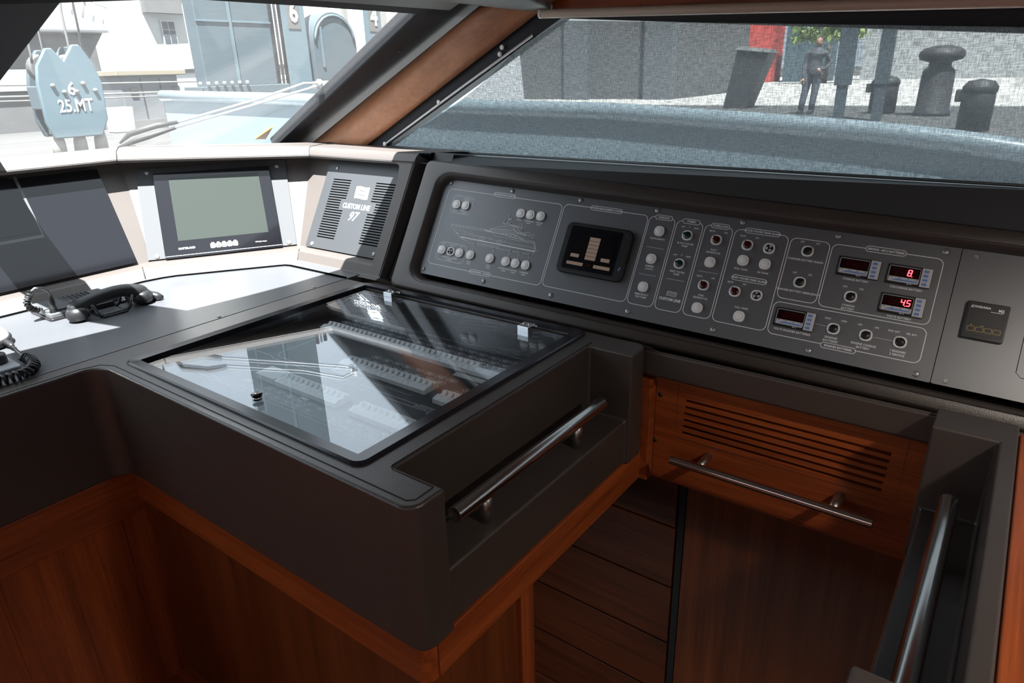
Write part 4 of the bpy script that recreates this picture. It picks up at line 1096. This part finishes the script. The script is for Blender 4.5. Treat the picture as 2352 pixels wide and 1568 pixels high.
# ================================================================== things on the helm desk
ph = thing('telephone_handset', 'black telephone handset lying in its cradle on the desk', 'telephone', (-2.0, .77, 0))
def handset():
    mb = MB(); rows = []; n = 14
    L_ = [(.672, .030, .013), (.680, .035, .021), (.693, .040, .024), (.708, .046, .022), (.724, .051, .019), (.745, .055, .0175), (.775, .0585, .017), (.805, .059, .0175), (.826, .055, .019), (.844, .048, .022), (.858, .041, .024), (.872, .035, .021), (.880, .030, .013)]
    path = [(-2.005, y, z - .004) for y, z, r in L_]; rs = [r for _, _, r in L_]
    mb.tube(path, rs, n)
    return mb
h1 = obj('handset', handset(), 'black_rubber', ph, world=True)
sb = h1.modifiers.new('sub', 'SUBSURF'); sb.levels = 1; sb.render_levels = 2
for (y, z, t) in ((.692, .004, .30), (.862, .004, -.30)):
    M_ = Matrix.Translation((-2.003, y, z)) @ Matrix.Rotation(t * .4, 4, 'X')
    obj('ear_cup', MB().lathe([(.019, .000), (.0265, .005), (.0300, .015), (.0285, .027), (.020, .037), (.0, .041)], 22, M_), 'black_rubber', ph, world=True)
cr_ = obj('cradle', MB().box(-2.045, -1.965, .735, .803, 0, .006).box(-2.045, -2.037, .740, .800, .004, .022), 'black_satin', ph, world=True, bevel=.002)
for (a, b) in (((.742, .004), (.716, .044)), ((.798, .004), (.826, .044))):
    for x in (-1.972, -2.036):
        obj('arm', MB().tube([(x, a[0], a[1]), (x, (a[0] + b[0]) / 2, .012), (x, b[0], b[1])], [.006, .005, .0035], 8), 'black_satin', cr_, world=True)
obj('keypad_plate', MB().prism(rrect(-2.03, -1.975, .745, .795, .004, 3), .006, .008), 'plastic_grey', cr_, world=True)

bu = thing('charging_dock', 'low grey telephone base with a plugged-in coiled cord behind the handset', 'telephone dock', (-2.13, .76, 0))
obj('foot', MB().prism(rrect(-2.205, -2.062, .640, .900, .010, 4), 0, .007), 'black_satin', bu, world=True, bevel=.002)
obj('case', MB().prism(rrect(-2.200, -2.085, .645, .872, .010, 4), .007, .026), 'plastic_grey', bu, world=True, bevel=.003, seg=3)
obj('step', MB().prism(rrect(-2.110, -2.066, .644, .700, .005, 4), .007, .019), 'plastic_grey', bu, world=True, bevel=.002)
for i in range(7): obj('rib', MB().box(-2.190, -2.100, .712 + i * .012, .717 + i * .012, .026, .029), 'black_satin', bu, world=True, bevel=.001)
obj('tail', MB().tube([(-2.06, .845, .018), (-2.03, .885, .016), (-2.00, .905, .012), (-1.985, .912, .009)], [.016, .016, .013, .007], 12), 'black_satin', bu, world=True)
pg = obj('plug', MB().lathe([(.0095, 0), (.0095, .016), (.0075, .020), (.0075, .034), (.0055, .042), (.0045, .050)], 14, Matrix.Translation((-2.085, .660, .017)) @ Matrix.Rotation(-.10, 4, 'X')), 'black_rubber', bu, world=True)
def helix(path, R, turns, per=10):
    """coil of radius R wound round a path"""
    path = [Vector(p) for p in path]; n = int(turns * per); out = []
    L_ = [0.0]
    for a, b in zip(path, path[1:]): L_.append(L_[-1] + (b - a).length)
    for i in range(n + 1):
        s_ = L_[-1] * i / n; k = 0
        while k < len(path) - 2 and L_[k + 1] < s_: k += 1
        f = (s_ - L_[k]) / max(1e-9, L_[k + 1] - L_[k]); p = path[k].lerp(path[k + 1], f)
        t = (path[min(k + 2, len(path) - 1)] - path[max(k - 1, 0)]).normalized() if len(path) > 2 else (path[1] - path[0]).normalized()
        up = Vector((0, 0, 1)) if abs(t.z) < .8 else Vector((1, 0, 0))
        a_ = t.cross(up).normalized(); b_ = t.cross(a_); th = 2 * PI * turns * i / n
        out.append(p + a_ * (R * math.cos(th)) + b_ * (R * math.sin(th)))
    return out
obj('cord', MB().tube([(-2.085, .664, .064), (-2.085, .664, .074), (-2.085, .659, .083), (-2.085, .646, .093), (-2.085, .632, .095), (-2.087, .623, .088)], .0036, 8), 'plastic_grey', bu, world=True)
obj('coil', MB().tube(helix([(-2.087, .623, .088), (-2.09, .614, .075), (-2.095, .608, .060), (-2.10, .611, .045), (-2.11, .622, .034), (-2.12, .640, .026)], .0068, 11), .0026, 6), 'black_rubber', bu, world=True)

rd = thing('radio_microphone', 'silver topped radio microphone at the left edge of the desk', 'microphone', (-2.02, .47, 0))
mb = MB(); prof = [(.030, 0), (.044, .004), (.050, .014), (.049, .024), (.040, .038), (.024, .046), (0, .049)]
mb.lathe(prof, 26, Matrix.Translation((-2.01, .474, 0)) @ Matrix.Diagonal((1.35, 1.0, 1.0, 1)))
obj('shell', mb, 'plastic_silver', rd, world=True)
obj('grip', MB().lathe([(.0505, .004), (.053, .010), (.0535, .018), (.0505, .022)], 26, Matrix.Translation((-2.01, .474, 0)) @ Matrix.Diagonal((1.35, 1.0, 1.0, 1))), 'black_rubber', rd, world=True)
obj('strain_relief', MB().tube([(-1.945, .498, .014), (-1.925, .500, .013), (-1.905, .497, .012)], [.009, .007, .005], 10), 'black_rubber', rd, world=True)
obj('cable', MB().tube([(-1.91, .498, .012), (-1.86, .492, .012), (-1.82, .487, .014), (-1.80, .485, .016)], .0038, 8), 'black_rubber', rd, world=True)
obj('coil', MB().tube(helix([(-1.80, .485, .014), (-1.765, .487, .013), (-1.725, .480, .013), (-1.697, .462, .013), (-1.688, .440, .013), (-1.690, .415, .013), (-1.695, .385, .013), (-1.70, .330, .013)], .0095, 20), .0036, 6), 'black_rubber', rd, world=True)
kn = thing('control_knob_box', 'grey control box with a black knob beside the coiled cord', 'control box', (-1.80, .40, 0))
obj('case', MB().prism(rrect(-1.885, -1.742, .30, .462, .014, 5), 0, .016), 'plastic_silver', kn, world=True, bevel=.004, seg=3)
obj('knob', MB().lathe([(.021, .016), (.020, .036), (.018, .038), (0, .0385)], 22, Matrix.Translation((-1.80, .432, 0))), 'black_rubber', kn, world=True)
obj('button', MB().lathe([(.010, .016), (.010, .022), (0, .023)], 16, Matrix.Translation((-1.80, .375, 0))), 'black_rubber', kn, world=True)

# ================================================================== outside, ahead
GZ = -.45
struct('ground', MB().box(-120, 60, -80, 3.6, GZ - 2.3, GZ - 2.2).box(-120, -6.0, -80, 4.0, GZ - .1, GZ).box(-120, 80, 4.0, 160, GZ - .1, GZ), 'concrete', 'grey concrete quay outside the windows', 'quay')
struct('foredeck', MB().add([(-2.75, -2.2, .30), (-2.75, 2.15, .30), (-4.3, 1.6, .12), (-4.3, -1.6, .12), (-2.75, -2.2, -.6), (-2.75, 2.15, -.6), (-4.3, 1.6, -.6), (-4.3, -1.6, -.6)],
       [(3, 2, 1, 0), (0, 1, 5, 4), (1, 2, 6, 5), (2, 3, 7, 6), (3, 0, 4, 7)]), 'deck_white', 'pale foredeck just outside the windscreen', 'deck')
# wipers
wpm = [('upper white windscreen wiper arm with black blade', [(-2.583, 1.166, .400), (-2.507, 1.17, .432), (-2.45, 1.237, .455), (-2.434, 1.308, .462)], [(-2.434, 1.308, .462), (-2.267, 1.542, .530), (-2.154, 1.653, .576), (-2.159, 1.725, .574)]),
       ('lower white windscreen wiper arm with black blade', [(-2.637, 1.174, .378), (-2.575, 1.21, .403), (-2.548, 1.247, .415), (-2.482, 1.322, .442)], [(-2.482, 1.322, .442), (-2.316, 1.553, .510), (-2.201, 1.709, .557), (-2.18, 1.725, .566)])]
for lab_, blade, arm in wpm:
    wp = thing('windscreen_wiper', lab_, 'wiper', (-2.5, 1.3, .42), 'windscreen wipers')
    off = Vector((-.003, 0, .006))
    obj('blade', MB().tube([Vector(p) + off for p in blade], [.004, .010, .010, .006], 8), 'iron_dark', wp, world=True)
    obj('arm', MB().tube([Vector(p) + off for p in arm], .0042, 8), 'wiper_white', wp, world=True)
    obj('pivot', MB().lathe([(.012, 0), (.012, .02), (.006, .026)], 12, Matrix.Translation(Vector(arm[-1]) + off - Vector((0, 0, .012)))), 'wiper_white', wp, world=True)
op = [(-2.664, 1.751, .370), (-2.68, 1.815, .364), (-2.54, 1.762, .421)]
tag(obj('orange_flag', MB().add(op + [(x, y, z - .006) for x, y, z in op], [(0, 1, 2), (5, 4, 3), (0, 3, 4, 1), (1, 4, 5, 2), (2, 5, 3, 0)]), 'orange_paint'), 'orange triangular marker below the wiper pivots', 'marker')
TF = Matrix(((0, 0, 1, 0), (1, 0, 0, 0), (0, 1, 0, 0), (0, 0, 0, 1)))      # local x -> +y, y -> +z, z -> +x
# crane hook block with slings
hb_ = thing('hook_block', 'pale blue crane hook block lettered 6 and 25.MT hanging on cables', 'hook block', (-7.0, 2.83, .45))
def hbp(name, poly, x0, x1, mat, par=hb_): return obj(name, MB().prism(poly, x0, x1, TF), mat, par, world=True, bevel=.012)
b1 = [(2.56, .30), (2.60, .16), (3.00, .16), (3.08, .30), (3.10, .62), (3.06, .78), (2.98, .93), (2.92, .93), (2.82, .80), (2.75, .90), (2.70, .90), (2.60, .76), (2.57, .62)]
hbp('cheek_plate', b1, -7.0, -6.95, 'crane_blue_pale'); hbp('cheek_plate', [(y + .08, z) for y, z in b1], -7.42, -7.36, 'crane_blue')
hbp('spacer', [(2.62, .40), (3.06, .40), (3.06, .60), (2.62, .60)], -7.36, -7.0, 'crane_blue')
for y in (2.73, 2.95): obj('sheave', MB().lathe([(.10, -.04), (.12, -.04), (.10, 0), (.12, .04), (.10, .04)], 20, Matrix.Translation((-7.18, y, .74)) @ Matrix.Rotation(PI / 2, 4, 'Y')), 'cable', hb_, world=True)
for (y, z) in ((2.68, .60), (2.93, .61), (2.76, .545), (2.86, .545), (3.02, .55)): obj('bolt', MB().lathe([(.018, 0), (.018, .02), (0, .024)], 8, Matrix.Translation((-6.95, y, z)) @ Matrix.Rotation(PI / 2, 4, 'Y')), 'strap', hb_, world=True)
t_ = MB(); put_text(t_, '6', 2.825, .565, .15, .055, bold=.003); put_text(t_, '25.MT', 2.83, .425, .15, .055, .75, bold=.003); t_.xf(Matrix.Translation((-7.0, 0, 0)) @ TF)
obj('lettering', t_, 'white_wall', hb_, world=True)
for i, (y, x) in enumerate(((2.585, -7.05), (2.745, -7.2), (2.90, -7.05), (3.075, -7.2))): obj('cable', MB().tube([(x, y + .10, 3.2), (x, y + .03, .85), (x, y + .02, .78)], .011, 6), 'cable', hb_, world=True)
for i, y in enumerate((2.66, 2.84, 3.02)):
    slg = thing('lifting_sling', ['pale lifting sling nearest the mullion, under the hook block', 'pale lifting sling in the middle under the hook block', 'pale lifting sling on the kiosk side under the hook block'][i], 'sling', (-7.05, y, .1), 'slings under the hook block')
    obj('sleeve', MB().tube([(-7.05, y, .22), (-7.05, y - .01, .12), (-7.05, y - .02, -.02)], [.035, .055, .06], 10), 'strap', slg, world=True)
    obj('strap', MB().tube([(-7.05, y - .02, -.02), (-7.05, y - .03, -.20), (-7.05, y - .035, -.45)], [.055, .05, .05], 10), 'strap_yellow', slg, world=True)
    obj('shackle', MB().tube([(-7.05, y - .05, .20), (-7.05, y - .045, .27), (-7.05, y, .29), (-7.05, y + .045, .27), (-7.05, y + .05, .20)], .014, 8), 'hull_white', slg, world=True)
# travel lift columns
tl = thing('lift_column', 'large blue steel lift column with a bolted flange', 'crane column', (-9.3, 5.85, GZ))
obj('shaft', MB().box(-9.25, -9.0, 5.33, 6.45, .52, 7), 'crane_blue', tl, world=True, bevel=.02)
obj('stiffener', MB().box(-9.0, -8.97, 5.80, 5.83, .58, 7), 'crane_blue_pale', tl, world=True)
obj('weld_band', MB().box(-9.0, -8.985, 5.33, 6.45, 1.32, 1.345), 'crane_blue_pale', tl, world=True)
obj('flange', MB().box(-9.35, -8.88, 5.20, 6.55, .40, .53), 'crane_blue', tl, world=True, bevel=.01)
for i in range(7):
    for z in (.55, .36): obj('bolt', MB().lathe([(.022, 0), (.022, .035), (0, .04)], 8, Matrix.Translation((-8.86, 5.16 + i * .115, z))), 'hull_white', tl, world=True)
obj('foot', MB().add([(-9.4, 5.3, GZ), (-8.8, 5.3, GZ), (-8.8, 6.9, GZ), (-9.4, 6.9, GZ), (-9.3, 5.2, .40), (-9.0, 5.2, .40), (-9.0, 6.5, .40), (-9.3, 6.5, .40)], [(3, 2, 1, 0), (4, 5, 6, 7), (0, 1, 5, 4), (1, 2, 6, 5), (2, 3, 7, 6), (3, 0, 4, 7)]), 'crane_blue', tl, world=True)
for i, y in enumerate((7.20, 7.29, 7.38)):
    tag(obj('conduit', MB().tube([(-10, y, 4), (-10, y - .02, -.2)], .035 if i != 1 else .022, 8), ['grey_wall', 'hull_white', 'iron_dark'][i]), ['grey vertical pipe just beyond the blue lift column', 'slim white vertical pipe between two others beside the lift column', 'dark vertical pipe beside the plate numbered 6'][i], 'pipe', 'pipes beside the lift column')
for (y0, y1, num, lab_) in ((7.02, 7.42, '6', 'blue steel plate numbered 6 beside the pipes'), (8.66, 9.02, '4', 'blue steel plate numbered 4 near the pillar')):
    np_ = thing('number_plate', lab_, 'plate', (-9.45, (y0 + y1) / 2, .6), 'numbered plates')
    obj('plate', MB().box(-9.5, -9.46, y0, y1, .55, 3.2), 'crane_blue_pale', np_, world=True)
    ym = (y0 + y1) / 2 - (.02 if num == '6' else 0)
    obj('dark_square', MB().box(-9.46, -9.45, ym - .10, ym + .12, 1.30, 1.70), 'cable', np_, world=True)
    t_ = MB(); put_text(t_, num, ym + .01, 1.52, .40, .0, .8, bold=.012); t_.xf(Matrix.Translation((-9.44, 0, 0)) @ TF)
    obj('number', t_, 'white_wall', np_, world=True)
    obj('skirt', MB().add([(-9.5, y0 - .1, -.2), (-9.5, y1 + .5, -.2), (-9.5, y1 + .1, .55), (-9.5, y0, .55), (-9.3, y0 - .1, -.2), (-9.3, y1 + .5, -.2), (-9.44, y1 + .1, .55), (-9.44, y0, .55)], [(0, 1, 2, 3), (7, 6, 5, 4), (0, 4, 5, 1), (1, 5, 6, 2), (2, 6, 7, 3), (3, 7, 4, 0)]), 'crane_blue', np_, world=True)
dr = thing('winch_drum', 'round blue winch drum housing between the numbered plates', 'winch', (-9.6, 8.0, .5))
arc = [(7.55, .55), (8.45, .55)] + [(8.0 + .45 * math.cos(a), 1.12 + .45 * math.sin(a)) for a in [i * PI / 12 for i in range(13)]]
obj('housing', MB().prism(arc, -9.9, -9.5, TF), 'crane_blue', dr, world=True, bevel=.01)
obj('rim', MB().tube([(-9.49, 8.0 + .40 * math.cos(a), 1.12 + .40 * math.sin(a)) for a in [i * PI / 12 for i in range(13)]], .02, 6), 'crane_blue_pale', dr, world=True)
obj('spoke', MB().box(-9.5, -9.48, 7.70, 7.74, .75, 1.35), 'crane_blue_pale', dr, world=True)
for i, (y, z0) in enumerate(((8.70, .3), (9.62, .6))): tag(obj('guard_post', MB().box(-10.05, -9.98, y - .045, y + .045, z0, 4), 'strap'), ['cream guard post between the winch drum and the plate numbered 4', 'cream guard post nearest the black windscreen frame'][i], 'post', 'guard posts')
# kiosk, sheds, white house, laid-up boat
ki = thing('kiosk', 'grey metal kiosk with an ochre flat roof on the quay', 'kiosk', (-17.8, 8.9, GZ))
obj('cabin', MB().box(-18.6, -17.4, 8.15, 9.55, GZ, .78), 'kiosk_grey', ki, world=True, bevel=.02)
obj('roof', MB().box(-18.7, -17.3, 8.05, 9.75, .76, .88), 'ochre', ki, world=True, bevel=.02)
for y in (8.62, 9.08): obj('door_joint', MB().box(-17.4, -17.385, y, y + .02, GZ + .2, .70), 'iron_dark', ki, world=True)
for (y, z) in ((8.35, .5), (9.40, .5)): obj('vent', MB().box(-17.4, -17.38, y, y + .16, z - .22, z), 'iron_dark', ki, world=True)
obj('plinth', MB().box(-18.65, -17.35, 8.1, 9.6, GZ, GZ + .22), 'grey_wall', ki, world=True)
wh = thing('white_house', 'white rendered house with a tall small-paned window', 'house', (-29, 15.6, GZ))
obj('wall', MB().box(-32, -28, 14.35, 17.3, GZ, 5.0), 'white_wall', wh, world=True)
obj('roof', MB().box(-28.3, -27.7, 14.5, 16.1, 3.05, 3.55), 'grey_wall', wh, world=True)
fw = obj('window', MB().box(-28.0, -27.92, 15.10, 15.66, 1.55, 2.82), 'white_wall', wh, world=True)
for i in range(2):
    for k in range(4): obj('pane', MB().box(-27.92, -27.90, 15.14 + i * .26, 15.36 + i * .26, 1.60 + k * .30, 1.87 + k * .30), 'pane_dark', fw, world=True)
gs = thing('grey_house', 'grey house with dim windows left of the white house', 'house', (-33, 14, GZ))
obj('wall', MB().box(-37, -33, 13.0, 17.4, GZ, 3.9), 'grey_wall', gs, world=True)
for (y, z) in ((14.9, 2.2), (15.7, 2.2), (14.9, .8), (15.9, .9)): obj('window', MB().box(-33, -32.95, y + .4, y + .85, z, z + .75), 'pane_dark', gs, world=True)
sh = thing('boat_shed', 'long low pale shed beyond the hook block', 'shed', (-24, 8, GZ))
obj('wall', MB().box(-21.5, -20, -6, 7.75, GZ, .50), 'grey_wall', sh, world=True); obj('fascia', MB().box(-21.5, -19.9, -6, 7.7, .50, .98), 'white_wall', sh, world=True)
lb_ = thing('laid_up_boat', 'white laid-up boat with a railed bow behind the cables', 'boat', (-23, 9.5, .9))
obj('hull', MB().prism([(6.0, 1.95), (10.5, 1.98), (9.9, 2.75), (9.1, 3.3), (6.0, 3.4)], -24.5, -22.2, TF), 'hull_white', lb_, world=True, bevel=.08)
obj('keel', MB().prism([(6.5, .9), (9.6, .9), (10.4, 1.98), (6.0, 1.95)], -24.2, -22.6, TF), 'grey_wall', lb_, world=True)
for i in range(6): obj('rail_post', MB().tube([(-22.2, 9.0 + i * .26, 2.6 - i * .08), (-22.2, 9.12 + i * .26, 3.15 - i * .10)], .022, 6), 'hull_white', lb_, world=True)
obj('rail', MB().tube([(-22.2, 9.1, 3.17), (-22.2, 10.5, 2.62)], .025, 6), 'hull_white', lb_, world=True)
tag(obj('quay_bin', MB().prism([(7.55, -.45), (8.0, -.45), (8.05, .1), (7.52, .1)], -17.2, -16.8, TF), 'white_wall', bevel=.03), 'squat white bin between the slings and the kiosk', 'bin')
for k, (x, z, sw) in enumerate(((-16, .62, .02), (-15, .42, .02), (-15.5, .34, .015))):
    tag(obj('mooring_line', MB().tube([(x, -2, z + .12), (x, 6, z), (x, 12, z - .05)], sw, 6), 'strap'), ['thin pale line strung level across the quay, highest of three', 'thin pale line strung level across the quay, middle of three', 'thin pale line strung level across the quay, lowest of three'][k], 'rope', 'lines across the quay')

# ================================================================== outside, to starboard
struct('side_deck', MB().box(-6, 4, 1.95, 2.62, -.6, .10), 'deck_white', 'pale side deck below the side window', 'deck')
bw = thing('bulwark', 'blue bulwark with a rounded cap rail outside the side window', 'bulwark', (-1.0, 2.65, 0))
cap = [(-4.5, 2.35, .52), (-3.4, 2.52, .49), (-2.4, 2.60, .455), (-1.43, 2.63, .435), (-.89, 2.63, .405), (-.45, 2.63, .378), (-.2, 2.63, .355), (0.1, 2.63, .315), (.5, 2.63, .24), (1.2, 2.63, .20), (3.5, 2.6, .20)]
obj('cap_rail', MB().tube(cap, .034, 14), 'hull_blue', bw, world=True)
m_ = MB()
for a, b in zip(cap, cap[1:]): m_.quad((a[0], a[1], 0), (b[0], b[1], 0), b, a)
for a, b in zip(cap, cap[1:]): m_.quad((a[0], a[1] + .05, -1.2), (b[0], b[1] + .05, -1.2), (b[0], b[1] + .05, b[2]), (a[0], a[1] + .05, a[2]))
obj('side', m_, 'hull_blue', bw, world=True)
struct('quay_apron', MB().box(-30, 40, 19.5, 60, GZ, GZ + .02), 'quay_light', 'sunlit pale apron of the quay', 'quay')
wb_ = thing('backdrop_hull', 'added white hull backdrop beside the pillar, brightening the gap at the blind edge', 'boat', (-15, 13, GZ))  # white hull added so the gap beside the blind reads bright
obj('hull', MB().prism([(-24, -.3), (-10.3, -.3), (-10.5, 1.5), (-24, 1.7)], 0, 2.5, Matrix(((1, 0, 0, 0), (0, 0, 1, 12.0), (0, 1, 0, 0), (0, 0, 0, 1)))), 'hull_white', wb_, world=True, bevel=.1)
obj('cabin', MB().box(-22, -12.0, 12.6, 14.2, 1.5, 2.9), 'hull_white', wb_, world=True, bevel=.15)
obj('rub_rail', MB().box(-24, -10.35, 11.95, 12.02, .85, .95), 'iron_dark', wb_, world=True)
bo = thing('mooring_bollard', 'large dark mushroom-headed mooring bollard on the quay', 'bollard', (-1.80, 16.4, GZ))
obj('stem', MB().lathe([(.33, 0), (.33, .06), (.30, .10), (.285, .78), (.27, .84), (.20, .90), (.19, 1.0)], 24), 'iron_dark', bo)
obj('head', MB().lathe([(.19, .98), (.36, 1.03), (.40, 1.10), (.38, 1.18), (.30, 1.24), (.14, 1.28), (0, 1.285)], 24), 'iron_dark', bo)
for (x, y, s_, lab_) in ((-2.78, 16.9, 1.0, 'short dark post on the quay left of the mushroom bollard'), (-.84, 13.0, .85, 'short dark post nearest the window on the quay')):
    q = thing('quay_post', lab_, 'bollard', (x, y, GZ), 'dark quay posts')
    obj('stem', MB().lathe([(.26 * s_, 0), (.26 * s_, .50), (.25 * s_, .58)], 20), 'iron_dark', q)
    obj('cap', MB().lathe([(.27 * s_, .56), (.275 * s_, .64), (.20 * s_, .72), (0, .75)], 20), 'iron_dark', q)
    obj('arm', MB().box(-.36 * s_, 0, -.06, .06, .42, .60), 'iron_dark', q, bevel=.02)
for i, (x, y) in enumerate(((-3.02, 14.0), (-2.49, 14.6))):
    tag(obj('shed_post', MB().box(x - .13 + i * .02, x + .13 - i * .02, y, y + .2, GZ + .65, 3.2).box(x - .08, x + .08, y + .02, y + .18, GZ, GZ + .65), 'crane_blue'), ['broad blue steel post beside the standing person', 'narrower blue steel post next to the bollard'][i], 'post', 'steel posts on the quay')
tag(obj('cargo_wall', MB().box(-9, 14, 46, 47, GZ, 4.2), 'white_wall'), 'long white corrugated wall across the far quay', 'wall')
gw = thing('grey_warehouse', 'big grey warehouse side seen dimly through the blind', 'warehouse', (-18, 24, GZ))
obj('wall', MB().box(-30, -10.2, 23, 30, GZ, 6), 'grey_wall', gw, world=True)
obj('pilaster', MB().box(-14.4, -13.4, 22.6, 23, GZ, 6), 'kiosk_grey', gw, world=True)
obj('pilaster', MB().box(-11.2, -10.2, 22.6, 23, GZ, 6), 'kiosk_grey', gw, world=True)
rbx = thing('equipment_crate', 'dark leaning equipment crate on the quay near the warehouse', 'crate', (-6.2, 18.5, GZ))
obj('case', MB().add([(-6.75, 18.3, GZ), (-6.15, 18.3, GZ), (-6.15, 18.9, GZ), (-6.75, 18.9, GZ), (-6.5, 18.3, .95), (-5.7, 18.3, .85), (-5.7, 18.9, .85), (-6.5, 18.9, .95)], [(3, 2, 1, 0), (4, 5, 6, 7), (0, 1, 5, 4), (1, 2, 6, 5), (2, 3, 7, 6), (3, 0, 4, 7)]), 'iron_dark', rbx, world=True)
obj('lid', MB().add([(-6.55, 18.25, .95), (-5.65, 18.25, .85), (-5.65, 18.95, .85), (-6.55, 18.95, .95), (-6.45, 18.3, 1.02), (-5.75, 18.3, .93), (-5.75, 18.9, .93), (-6.45, 18.9, 1.02)], [(3, 2, 1, 0), (4, 5, 6, 7), (0, 1, 5, 4), (1, 2, 6, 5), (2, 3, 7, 6), (3, 0, 4, 7)]), 'cable', rbx, world=True)
te = thing('quay_tree', 'loose green tree beyond the standing person', 'tree', (-9.5, 40, GZ))
obj('trunk', MB().tube([(0, 0, 0), (.05, 0, 1.0), (0, 0, 1.9)], [.14, .11, .08], 8), 'bark', te)
lf = MB()
for i in range(420):
    a = random.random() * 2 * PI; r = 1.9 * random.random() ** .5; h_ = 2.1 + random.random() * 1.3
    p = Vector((r * math.cos(a), r * math.sin(a) * .6, h_)); s_ = .14 + random.random() * .16
    u_ = Vector((random.uniform(-1, 1), random.uniform(-1, 1), random.uniform(-1, 1))).normalized(); v_ = u_.orthogonal().normalized()
    lf.add([p + u_ * s_, p + v_ * s_ * .6, p - u_ * s_, p - v_ * s_ * .6], [(0, 1, 2, 3)])
fo = obj('foliage', lf, 'green_leaf', te); fo['kind'] = 'stuff'
for i, (x, m_n, lab_) in enumerate(((-14.8, 'cloth_red', 'faded red container top left of the tree'), (-11.7, 'crane_blue_pale', 'pale green blue container beside the tree'))):
    tag(obj('container', MB().box(x - 1.1, x + 1.3, 44, 46, GZ, GZ + 4.1), m_n, bevel=.05), lab_, 'container', 'containers on the far quay')
# standing person
pe = thing('person', 'person in dark clothes standing on the quay with one arm bent', 'person', (-4.15, 16.4, GZ))
def skin_fig(name, verts, edges, rad, mat, parent):
    me = bpy.data.meshes.new(name); me.from_pydata(verts, edges, [])
    o = bpy.data.objects.new(name, me); COL.objects.link(o); o.parent = parent; FR[o] = FR[parent]
    me.materials.append(MAT[mat])
    md = o.modifiers.new('skin', 'SKIN'); sv = me.skin_vertices[0].data if me.skin_vertices else None
    if sv is None:
        return o
    for i, r in enumerate(rad): sv[i].radius = (r, r)
    sv[0].use_root = True
    ss = o.modifiers.new('sub', 'SUBSURF'); ss.levels = 1; ss.render_levels = 2
    return o
def body_mesh():
    mb = MB()
    mb.tube([(.02, 0, .80), (.02, 0, .92), (.03, 0, 1.08), (.05, 0, 1.22), (.06, 0, 1.29), (.065, 0, 1.33), (.07, 0, 1.36)], [.135, .145, .135, .16, .13, .06, .052], 16)
    for s_ in (-1, 1):
        mb.tube([(.02 + s_ * .075, 0, .86), (.01 + s_ * .095, 0, .66), (-.01 + s_ * .10, .02, .46), (-.03 + s_ * .105, .0, .25), (-.05 + s_ * .11, .03, .07)], [.088, .082, .062, .056, .044], 12)
    mb.tube([(-.10, 0, 1.25), (-.14, 0, 1.22), (-.17, -.02, 1.0), (-.15, -.10, .80), (-.14, -.12, .72)], [.05, .055, .045, .038, .034], 10)
    mb.tube([(.19, 0, 1.25), (.24, 0, 1.22), (.34, .03, 1.04), (.28, -.06, .93), (.17, -.11, .90)], [.05, .055, .045, .038, .034], 10)
    return mb
bd = obj('body', body_mesh(), 'cloth_dark', pe)
rm = bd.modifiers.new('remesh', 'REMESH'); rm.mode = 'VOXEL'; rm.voxel_size = .018; rm.use_smooth_shade = True
hd_ = MB().lathe([(.0, 1.345), (.045, 1.355), (.066, 1.40), (.074, 1.45), (.070, 1.50), (.045, 1.535), (0, 1.545)], 16, Matrix.Translation((.075, -.005, 0)))
hd_.lathe([(.012, 0), (.009, .02), (0, .025)], 8, Matrix.Translation((.075, -.068, 1.44)) @ Matrix.Rotation(PI / 2, 4, 'X'))
for s_ in (-1, 1): hd_.lathe([(.018, 0), (.012, .012), (0, .014)], 8, Matrix.Translation((.075 + s_ * .070, .005, 1.44)) @ Matrix.Rotation(s_ * PI / 2, 4, 'Y'))
obj('head', hd_, 'skin', pe)
obj('hair', MB().lathe([(.079, 1.45), (.079, 1.49), (.066, 1.53), (.03, 1.555), (0, 1.558)], 16, Matrix.Translation((.075, .010, 0))), 'hair', pe)
for (x, y, z, sg) in ((-.14, -.125, .70, -1), (.15, -.12, .90, 1)):
    hm = MB().tube([(x, y, z + .03), (x, y - .005, z - .01), (x, y - .008, z - .045)], [.028, .034, .026], 8)
    for k in range(4): hm.tube([(x + (k - 1.5) * .014, y - .008, z - .04), (x + (k - 1.5) * .015, y - .014, z - .075), (x + (k - 1.5) * .014, y - .004, z - .10 + abs(k - 1.5) * .008)], [.008, .008, .006], 6)
    hm.tube([(x + sg * .025, y - .008, z), (x + sg * .042, y - .02, z - .03), (x + sg * .038, y - .025, z - .055)], [.010, .009, .007], 6)
    obj('hand', hm, 'skin', pe)
for s_ in (-1, 1): obj('shoe', MB().box(-.05 + s_ * .11 - .045, -.05 + s_ * .11 + .045, -.14, .10, 0, .085), 'iron_dark', pe, bevel=.03, seg=3)
obj('trousers', MB().tube([(.02 - .078, 0, .84), (.01 - .095, 0, .66), (-.01 - .10, .02, .46), (-.03 - .105, 0, .25), (-.05 - .11, .03, .06)], [.097, .092, .074, .068, .060], 12).tube([(.02 + .078, 0, .84), (.01 + .095, 0, .66), (-.01 + .10, .02, .46), (-.03 + .105, 0, .25), (-.05 + .11, .03, .06)], [.097, .092, .074, .068, .060], 12), 'cloth_trousers', pe)
